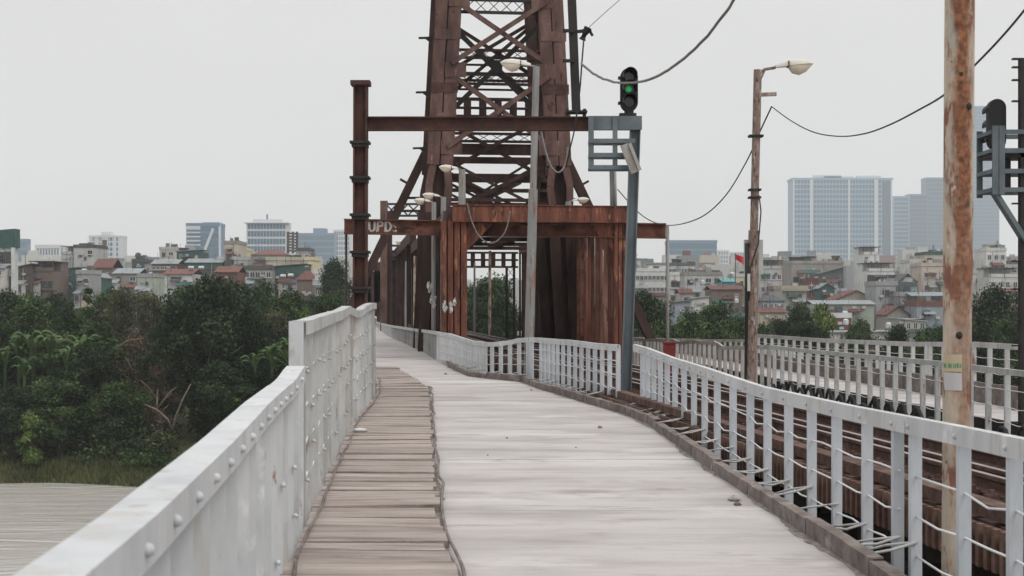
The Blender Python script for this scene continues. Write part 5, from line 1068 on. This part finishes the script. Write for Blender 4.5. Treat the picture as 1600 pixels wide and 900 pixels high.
# --- right bank, far towers
def crown(e, a, b_, d, H):
    W = b_.x - a.x
    for f0, f1, h_ in ((.1, .3, 4), (.32, .62, 6), (.66, .9, 7), (.22, .5, 8)): MB().bx(a.x + W * f0, a.x + W * f1, d + 6, d + 18, H + .9, H + h_).build('roof_room', 'tower_white', e)
    for f0, f1 in ((.0, .015), (.17, .20), (.555, .575), (.82, .855), (.985, 1.0)): MB().bx(a.x + W * f0, a.x + W * f1, d - 1.2, d - .31, GZ, H + .3).build('pier', 'tower_white', e)
    MB().bx(a.x + W * .9, a.x + W * .98, d - .5, d - .31, GZ, H - 3).build('glass_bay', 'glass_blue', e)
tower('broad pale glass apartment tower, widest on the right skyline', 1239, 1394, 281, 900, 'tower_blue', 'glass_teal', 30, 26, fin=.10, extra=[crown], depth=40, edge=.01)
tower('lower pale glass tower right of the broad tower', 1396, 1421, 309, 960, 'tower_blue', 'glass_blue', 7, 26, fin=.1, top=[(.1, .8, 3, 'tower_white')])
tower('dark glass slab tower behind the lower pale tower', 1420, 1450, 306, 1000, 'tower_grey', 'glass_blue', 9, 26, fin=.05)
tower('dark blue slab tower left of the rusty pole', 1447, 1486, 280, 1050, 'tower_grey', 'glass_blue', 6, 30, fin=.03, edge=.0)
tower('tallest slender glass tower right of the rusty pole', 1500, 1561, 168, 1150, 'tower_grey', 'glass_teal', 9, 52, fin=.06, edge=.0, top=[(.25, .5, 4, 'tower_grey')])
tower('low teal glass office block left of the flag', 1045, 1120, 380, 620, 'tower_grey', 'glass_teal', 20, 9, fin=.03, edge=.0)
tower('hazy white twin slab left of the flag', 1121, 1139, 393, 900, 'tower_white', 'glass_blue', 4, 14, fin=.2)
tower('hazy white slab directly behind the flag', 1140, 1168, 396, 940, 'tower_white', 'glass_blue', 7, 14, fin=.2)
# a hazy far city that reads as one mass
rc_ = random.Random(21); mb = MB()
for k in range(700):
    d = rc_.uniform(480, 1700); px = rc_.uniform(-700, 2400); h_ = rc_.uniform(398, 430) - (rc_.random() < .12) * 8
    if 560 < px < 660: h_ = max(h_, 415)
    if 680 < px < 850: h_ = max(h_, 440)
    a = D(px, h_, d); w2 = rc_.uniform(5, 14) * max(1, d / 700); mb.bx(a.x - w2 / 2, a.x + w2 / 2, d, d + 10, GZ - 3, a.z)
    if rc_.random() < .5: mb.bx(a.x - w2 / 4, a.x + w2 * .1, d + 2, d + 6, a.z, a.z + rc_.uniform(1.5, 3))
o = mb.build('distant_city', 'far_city'); tag(o, 'pale hazy mass of distant houses along the skyline', 'city', kind='stuff')
# water tanks on the roofs
tank_h = MB().tube([(-.75, 0, .75), (-.6, 0, .75), (.6, 0, .75), (.75, 0, .75)], [.2, .45, .45, .2], 12).mesh('tank_body', 'steel_tank', 'auto'); tank_s = MB().bx(-.5, -.42, -.3, .3, 0, .4).bx(.42, .5, -.3, .3, 0, .4).bx(-.55, .55, -.3, -.24, .1, .16).mesh('stand', 'frame_dark')
tank_v = MB().tube([(0, 0, .3), (0, 0, .5), (0, 0, 1.3), (0, 0, 1.5)], [.3, .5, .5, .18], 12).mesh('tank_body', 'steel_tank', 'auto')
for px, py, d, vert, lab in ((130, 428, 184.5, 0, 'steel water tank on the grey shed by the green tin wall'), (57, 424, 181, 0, 'steel water tank in the brown loggia house at left'), (234, 433, 191, 0, 'steel water tank on the pale green walled house'),
                         (313, 424, 178, 0, 'steel water tank left of the orange tile roof'), (441, 437, 178, 0, 'white steel water tank lowest beside the red hip roof'), (453, 436, 176, 0, 'steel water tank just left of the red hip roof'),
                         (297, 424, 179.5, 0, 'steel water tank on the white cottage ridge'), (1099, 448, 182, 1, 'round steel water tank in front of the plain grey house'), (1152, 478, 158, 1, 'upright steel tank among the trees left of the lamp post'),
                         (1380, 446, 163, 0, 'steel water tank on the tall blank grey wall house'), (1414, 447, 185, 0, 'steel water tank on the turquoise walled house'), (1289, 519, 123, 1, 'upright tank at the left end of the low white roof'), (1324, 513, 126, 1, 'larger upright tank on the low white building'),
                         (1337, 519, 123, 1, 'small upright tank right of the larger one on the low white building'), (1321, 497, 137, 0, 'pale tank on the brick hut roof'), (1145, 433, 201, 0, 'white tank on the yellowish low house'), (1391, 519, 123, 1, 'upright tank at the right end of the low white roof')):
    d = (d - 1) * 1.75 + 1; p = D(px, py, d); e = empty('water_tank', (p.x, d + 1, p.z + .2), lab, 'water tank', 'steel water tanks on the roofs')
    link('tank_body', tank_v if vert else tank_h, e, (p.x, d + 1, p.z + .2), 0, (.85, .85, .85)); link('stand', tank_s, e, (p.x, d + 1, p.z + .2), 0, (.85, .85, .85))

# ------------------------------------------------------------------ vegetation
plain('bark_twig', (.13, .105, .08), .95, .3, 4)
def leaf_mesh(name, lobes, n, size, mt, seed, droop=.0, aspect=.55, shell=.45, jit=.25):
    """lobes: (x, y, z, rx, ry, rz); n leaves as bent diamonds spread through the volume, denser near the outside"""
    r = nprand(seed); lb = np.array(lobes, float)
    wt = (lb[:, 3] * lb[:, 4] * lb[:, 5]) ** .67; idx = r.choice(len(lb), n, p=wt / wt.sum())
    dv = r.normal(size=(n, 3)); dv /= np.linalg.norm(dv, axis=1)[:, None]
    rad = r.rand(n) ** shell * (1 + jit * (r.rand(n) - .5))
    c = lb[idx, :3] + dv * rad[:, None] * lb[idx, 3:6]
    nr = dv * .8 + r.normal(size=(n, 3)) * .7 + np.array([0, 0, .5]); nr /= np.linalg.norm(nr, axis=1)[:, None]
    t_ = r.normal(size=(n, 3)); t_[:, 2] -= droop; t_ -= nr * (t_ * nr).sum(1)[:, None]; t_ /= np.linalg.norm(t_, axis=1)[:, None]
    s_ = np.cross(nr, t_); sz = size * (.45 + 1.25 * r.rand(n) ** 1.5)[:, None]
    v = np.stack([c - t_ * sz * .5, c + s_ * sz * aspect * .5 + nr * sz * .08, c + t_ * sz * .5, c - s_ * sz * aspect * .5 + nr * sz * .08], 1).reshape(-1, 3)
    me = bpy.data.meshes.new(name); me.vertices.add(4 * n); me.vertices.foreach_set('co', v.astype(np.float32).ravel())
    me.loops.add(4 * n); me.loops.foreach_set('vertex_index', np.arange(4 * n, dtype=np.int32)); me.polygons.add(n)
    me.polygons.foreach_set('loop_start', np.arange(0, 4 * n, 4, dtype=np.int32)); me.polygons.foreach_set('loop_total', np.full(n, 4, np.int32))
    me.update(); me.validate(); me.materials.append(M[mt]); return me
def blob_lobes(seed, W, H, n, z0=.25, cone=0):
    r = random.Random(seed); L_ = []
    for k in range(n):
        f_ = r.random(); z = H * (z0 + (1 - z0) * (.12 + .78 * f_)); env = math.sin(math.pi * (.15 + .75 * f_)) if not cone else (1.05 - f_)
        a = r.uniform(0, 2 * math.pi); q = r.uniform(.15, .86) * W / 2 * env; s = r.uniform(.12, .30) * W * (.75 if not cone else .6 * (1.1 - f_ * .7))
        L_.append((q * math.cos(a), q * math.sin(a), z, s, s, s * r.uniform(.6, .9)))
    return L_
def trunk_mesh(seed, H, W, r0, mt):
    r = random.Random(seed); mb = MB(); top = H * .62
    mb.tube([(0, 0, -1), (r.uniform(-.2, .2), 0, H * .2), (r.uniform(-.3, .3), r.uniform(-.3, .3), top * .6), (r.uniform(-.4, .4), 0, top)], [r0 * 1.2, r0, r0 * .75, r0 * .35], 8)
    for k in range(6):
        a = r.uniform(0, 6.28); z = H * r.uniform(.22, .5); l_ = W * r.uniform(.25, .42)
        mb.tube([(0, 0, z), (math.cos(a) * l_ * .5, math.sin(a) * l_ * .5, z + l_ * .5), (math.cos(a) * l_, math.sin(a) * l_, z + l_ * .8)], [r0 * .45, r0 * .3, r0 * .1], 6)
    return mb.mesh('trunk', mt, True)
KIND = {}
def kind(k, W, H, n, size, mt, nl, seeds=(1, 2), z0=.25, cone=0, bark='bark', r0=.22, droop=.3, aspect=.55, shell=.45):
    KIND[k] = (W, H, [(leaf_mesh('crown', blob_lobes(s, W, H, nl, z0, cone), n, size, mt, s, droop, aspect, shell), trunk_mesh(s, H, W, r0, bark)) for s in seeds])
kind('dense', 8, 11, 27000, .25, 'leaf_dark', 60, (1, 2, 3), .12)
kind('mid', 7, 9, 18000, .25, 'leaf_mid', 46, (4, 5, 6), .15)
kind('airy', 7, 9, 9000, .22, 'leaf_olive', 36, (7, 8), .15, bark='bark_pale', shell=.7)
kind('cone', 4.6, 10, 9000, .26, 'leaf_mid', 30, (9,), .15, cone=1)
kind('dry', 6, 7, 5200, .24, 'leaf_dry', 34, (10, 11), .1, bark='bark_pale', shell=.8, aspect=.3)
kind('light', 5, 5, 5500, .30, 'leaf_light', 14, (12, 13), .1)
def tree(k, label, px, ytop, wpx, d, v=0, name='tree', cat='tree', zg=None, hmin=None):
    W, H, ms = KIND[k]; c_, t_ = ms[v % len(ms)]; p = D(px, ytop, d); g_ = ground_z(p.x, d) if zg is None else zg
    sw = wpx * d / F / W; sh = (p.z - g_) / H
    e = empty(name, (p.x, d, g_), label, cat, 'trees on the river bank'); rz_ = (px * 37 % 628) / 100
    link('crown', c_, e, (p.x, d, g_), rz_, (sw, sw, sh)); link('trunk', t_, e, (p.x, d, g_), rz_, (sw, sw, sh)); return e
# left bank
tree('dense', 'big dark round crowned tree in the middle of the left bank', 322, 428, 165, 108, 0)
tree('dense', 'dark leafy tree merging with the left flank of the big round tree', 262, 500, 95, 107, 1)
tree('dense', 'dark tree crowding the right flank of the big round tree', 388, 462, 95, 112, 2)
tree('cone', 'conical green tree standing above the brown houses', 138, 436, 84, 120)
tree('airy', 'airy olive tree between the conical tree and the big dark tree', 196, 446, 100, 124, 0)
tree('airy', 'pale olive tree just left of the big dark tree', 236, 452, 84, 121, 1)
tree('dry', 'brownish half bare tree below the olive trees', 212, 520, 110, 108, 0)
tree('dry', 'brown twiggy tree beside the big dark tree near the bank', 246, 560, 80, 105, 1)
tree('mid', 'green tree below the brown loggia house at left', 60, 462, 110, 128, 0)
tree('dense', 'dark tree top at the left edge below the white building', 14, 446, 120, 140, 1)
tree('dense', 'dark tree filling the left edge above the water', 5, 500, 100, 110, 2)
tree('dense', 'low dark tree at the left edge behind the bananas', -30, 470, 120, 118, 0)
tree('mid', 'green tree right of the left bananas', 108, 484, 90, 118, 1)
tree('dense', 'shadowy dark tree below the conical tree', 140, 540, 120, 106, 0)
tree('mid', 'leafy tree in front of the brownish tree, low on the bank', 186, 590, 105, 103, 2)
tree('mid', 'green tree with drooping crown left of the low bushes', 92, 590, 120, 103, 0)
tree('dense', 'low dark tree at the left over the grass', 28, 600, 120, 103, 1)
tree('mid', 'dark green tree behind the big tree on its right', 410, 432, 90, 140, 2)
tree('dense', 'dark tree top below the brown hipped roof', 372, 436, 84, 150, 1)
tree('mid', 'broad green tree below the red hip roofed house', 455, 456, 110, 132, 1)
tree('airy', 'greyish airy tree right of the big dark tree', 428, 478, 100, 122, 0)
tree('mid', 'green tree in front of the white balconied house', 508, 452, 90, 128, 0)
tree('dense', 'tall dark tree rising behind the gantry post', 523, 400, 70, 190, 2)
tree('mid', 'mid green tree behind the tall white railing', 500, 500, 100, 114, 2)
tree('dense', 'dark tree low behind the tall white railing', 440, 560, 120, 106, 0)
tree('dense', 'dark low tree beside the bent trunks', 350, 560, 130, 104, 1)
tree('light', 'bright yellow green bush behind the tall white railing', 478, 486, 48, 118, 0, 'shrub', 'shrub')
tree('light', 'yellow green bush near the bent trunks', 372, 612, 70, 104, 1, 'shrub', 'shrub')
tree('light', 'pale green shrub low at the left over the river', 52, 646, 70, 101.5, 0, 'shrub', 'shrub')
tree('light', 'small light shrub beside the bright yellow green bush', 440, 606, 60, 104, 1, 'shrub', 'shrub')
tree('dense', 'dark tree left of the frame edge on the bank', -90, 470, 150, 112, 1); tree('mid', 'green tree beyond the left frame edge', -150, 480, 150, 110, 2)
tree('mid', 'round tree under the far walkway', 570, 470, 110, 125, 1); tree('dense', 'dark tree seen under the lattice frame', 600, 450, 90, 150, 0)
for k, (px, yt, wp, dd, kd, lab) in enumerate(((36, 456, 110, 158, 'mid', 'green tree in front of the low dark brown tin house'), (95, 452, 100, 162, 'dense', 'dark tree in front of the green tin wall'), (172, 446, 95, 160, 'mid', 'green tree in front of the long grey tin shed'), (232, 452, 110, 158, 'airy', 'grey olive tree in front of the pale green walled house'),
        (290, 448, 110, 156, 'mid', 'green tree in front of the white cottage'), (345, 442, 110, 155, 'dense', 'dark tree right below the orange tile roof'), (400, 446, 110, 158, 'mid', 'green tree below the low brown house'), (455, 448, 90, 150, 'dense', 'dark tree left of the red hip roofed house'), (535, 460, 90, 145, 'mid', 'green tree behind the gantry post at rail height'),
        (300, 470, 150, 116, 'dense', 'dark lower bulk left of the big round tree top'), (355, 500, 150, 113, 'dense', 'dark lower bulk right of the big round tree top'), (150, 500, 120, 114, 'mid', 'green tree right under the conical tree'), (470, 520, 120, 112, 'mid', 'green tree behind the bananas at the railing step'), (60, 520, 130, 114, 'mid', 'green tree behind the left banana clump'))):
    tree(kd, lab, px, yt, wp, dd, k)
# right bank
tree('dense', 'round dark tree right of the red portal', 1008, 452, 105, 124, 0)
tree('mid', 'green tree below the blue grey wall', 1082, 486, 90, 120, 1)
tree('mid', 'wide green tree left of the brown lamp post', 1118, 466, 95, 138, 2)
tree('mid', 'low green tree beside the brown lamp post', 1150, 492, 90, 122, 0)
tree('dense', 'dark tree right of the brown lamp post', 1252, 466, 80, 136, 1)
tree('light', 'lighter green tree in front of the long tin shed', 1288, 480, 66, 132, 0)
tree('dense', 'low dark tree behind the railing right of the lamp post', 1222, 494, 70, 126, 2)
tree('dense', 'small dark tree in front of the pale grey house', 1404, 505, 66, 118, 0)
tree('mid', 'low green tree left of the rusty pole', 1452, 515, 90, 114, 1)
tree('dense', 'large dark tree right of the rusty pole', 1548, 438, 125, 122, 1)
tree('dense', 'dark tree at the right edge behind the stepped post', 1612, 446, 120, 126, 2)
tree('mid', 'tree seen through the portal opening', 775, 428, 120, 150, 0); tree('dense', 'darker tree low in the portal opening', 745, 462, 100, 138, 1)
tree('mid', 'green tree between the portal and the far right trees', 930, 468, 110, 135, 2); tree('mid', 'green tree behind the portal columns', 850, 455, 110, 150, 1)
for k, (px, yt, wp, dd, kd, lab) in enumerate(((735, 446, 110, 160, 'dense', 'dark tree filling the left of the portal opening'), (790, 455, 90, 128, 'dense', 'dark tree filling the right of the portal opening'), (1190, 500, 90, 118, 'mid', 'low green tree left of the red roofed house by the railing'), (1262, 500, 90, 116, 'dense', 'low dark tree left of the low white building'),
        (1340, 500, 70, 140, 'mid', 'small green tree behind the low white building'), (1475, 505, 80, 128, 'dense', 'dark tree partly behind the rusty pole'), (1045, 500, 110, 112, 'mid', 'green tree behind the white hanger pole'), (975, 490, 90, 116, 'dense', 'dark tree beside the right portal column'), (1130, 505, 110, 112, 'mid', 'low green tree between the red cabinet and the lamp post'), (1590, 490, 110, 115, 'mid', 'green tree low at the right edge'))):
    tree(kd, lab, px, yt, wp, dd, k)
# banana plants
bl = MB(); nq = 7; Lf = 2.6
for i in range(nq + 1):
    t_ = i / nq; x = Lf * (t_ * .75); z = Lf * (1.15 * t_ - .85 * t_ * t_); wd = .19 * math.sin(math.pi * min(1, .08 + t_ * .92)) ** .7 + .02
    bl.v += [(x, -wd, z - .08), (x, 0, z), (x, wd, z - .08)]
for i in range(nq):
    for j in range(2): bl.f.append((i * 3 + j, i * 3 + j + 1, i * 3 + j + 4, i * 3 + j + 3))
bl = bl.mesh('leaf', 'banana_leaf', True); bs = MB().tube([(0, 0, -.5), (0, 0, 1.2), (0, 0, 2.2)], [.16, .13, .08], 8).mesh('stem', 'leaf_mid', True)
for i, (px, py, d, s, lab) in enumerate(((30, 560, 108, 1.15, 'tall banana plant at the left, second from the edge'), (52, 548, 107, 1.25, 'banana plant with the highest upright leaf at left'), (78, 552, 107, 1.05, 'banana plant in the middle of the left clump'), (104, 570, 106, .95, 'banana plant at the right end of the left clump'),
                                   (38, 585, 105, .85, 'lower banana plant in front of the left clump'), (128, 552, 107, 1.1, 'small banana plant beside the conical tree'), (398, 578, 105, .8, 'banana plant left of the two behind the railing step'), (425, 570, 104.5, 1.0, 'banana plant nearest the railing step'),
                                   (448, 560, 106, 1.0, 'banana plant right behind the railing step'), (8, 570, 107, .95, 'banana plant at the very left edge'), (1066, 516, 104, .6, 'pale banana plant behind the grey railing'), (1100, 519, 104, .5, 'low pale plant behind the grey railing right of the banana'))):
    p = D(px, py, d); e = empty('banana_plant', p, lab, 'banana plant', 'banana plants on the bank'); rr = random.Random(i)
    link('stem', bs, e, p - V(0, 0, 1.6 * s), 0, (s, s, s))
    for k in range(11):
        o = link('leaf', bl, e, p + V(0, 0, rr.uniform(-.3, .1) * s), 0, (s * rr.uniform(.45, .8), s * .9, s * rr.uniform(.8, 1.5))); o.rotation_euler = (rr.uniform(-.2, .2), rr.uniform(-.5, .1), k * .571 + rr.uniform(-.3, .3))
# bent bare trunks at the water
for i, (pts, lab) in enumerate((([(298, 600), (285, 625), (275, 650), (270, 672)], 'pale leaning trunk low on the bank under the big dark tree'), ([(226, 632), (245, 640), (262, 655), (270, 672)], 'pale bent trunk curving from the left to the same root'), ([(176, 545), (200, 532), (225, 528)], 'fallen pale branch across the brownish tree'))):
    q = [D(x, y, 101.3 + .1 * j) for j, (x, y) in enumerate(pts)]; tag(MB().tube(q, [.04, .07, .09, .12][:len(q)] if i < 2 else .035, 7).build('bare_trunk', 'bark_twig', None, True), lab, 'tree trunk')
# undergrowth and grass along the bank, counted by nobody
r_ = random.Random(9); lob = []
for k in range(420):
    x = r_.uniform(-62, 70); y = shore(x) + abs(r_.gauss(0, 1)) * 7 + 2.2; s = r_.uniform(.7, 1.9)
    lob.append((x, y, ground_z(x, y) + s * .45, s, s * .8, s * r_.uniform(.6, 1.0)))
o = link('undergrowth', leaf_mesh('undergrowth', lob[:300], 62000, .28, 'leaf_mid', 31, .2)); tag(o, 'tangle of bushes and creepers on the river bank', 'undergrowth', kind='stuff')
o = link('undergrowth', leaf_mesh('undergrowth', lob[300:], 26000, .26, 'leaf_olive', 32, .2)); tag(o, 'olive scrub scattered along the river bank', 'undergrowth', kind='stuff')
lob = []
for k in range(420):
    x = r_.uniform(-110, 130); y = r_.uniform(112, 175); s = r_.uniform(1.5, 3.2); lob.append((x, y, ground_z(x, y) + s * .8, s, s, s))
o = link('undergrowth', leaf_mesh('undergrowth', lob, 105000, .38, 'leaf_dark', 33, .2)); tag(o, 'dark scrub filling the land between the trees and houses', 'undergrowth', kind='stuff')
n = 26000; r = nprand(5); gx = r.uniform(-62, 70, n); gy = np.array([shore(x) for x in gx]) + np.abs(r.normal(0, 1, n)) * 2.4 - .3; gz = np.array([ground_z(a, b) for a, b in zip(gx, gy)])
hh = r.uniform(.25, .8, n); ang = r.uniform(0, 3.14, n); wv_ = .05; ln = r.normal(0, .18, (n, 2))
v = np.stack([np.stack([gx - np.cos(ang) * wv_, gy - np.sin(ang) * wv_, gz], 1), np.stack([gx + np.cos(ang) * wv_, gy + np.sin(ang) * wv_, gz], 1), np.stack([gx + ln[:, 0], gy + ln[:, 1], gz + hh], 1)], 1).reshape(-1, 3)
me = bpy.data.meshes.new('grass'); me.vertices.add(3 * n); me.vertices.foreach_set('co', v.astype(np.float32).ravel()); me.loops.add(3 * n); me.loops.foreach_set('vertex_index', np.arange(3 * n, dtype=np.int32)); me.polygons.add(n)
me.polygons.foreach_set('loop_start', np.arange(0, 3 * n, 3, dtype=np.int32)); me.polygons.foreach_set('loop_total', np.full(n, 3, np.int32)); me.update(); me.validate(); me.materials.append(M['grass'])
tag(link('grass', me), 'rough grass along the water line', 'grass', kind='stuff')

# ------------------------------------------------------------------ haze
m = bpy.data.materials.new('haze_air'); m.use_nodes = True; t = m.node_tree; t.nodes.clear()
pv = t.nodes.new('ShaderNodeVolumePrincipled'); pv.inputs['Color'].default_value = (.95, .975, 1.0, 1); pv.inputs['Density'].default_value = .00021; pv.inputs['Anisotropy'].default_value = .2
ou = t.nodes.new('ShaderNodeOutputMaterial'); t.links.new(pv.outputs[0], ou.inputs['Volume'])
o = MB().bx(-1250, 1350, -240, 3400, -14, 405).build('haze', m); o['kind'] = 'stuff'; o['label'] = 'pale grey haze over river and city'; o['category'] = 'haze'
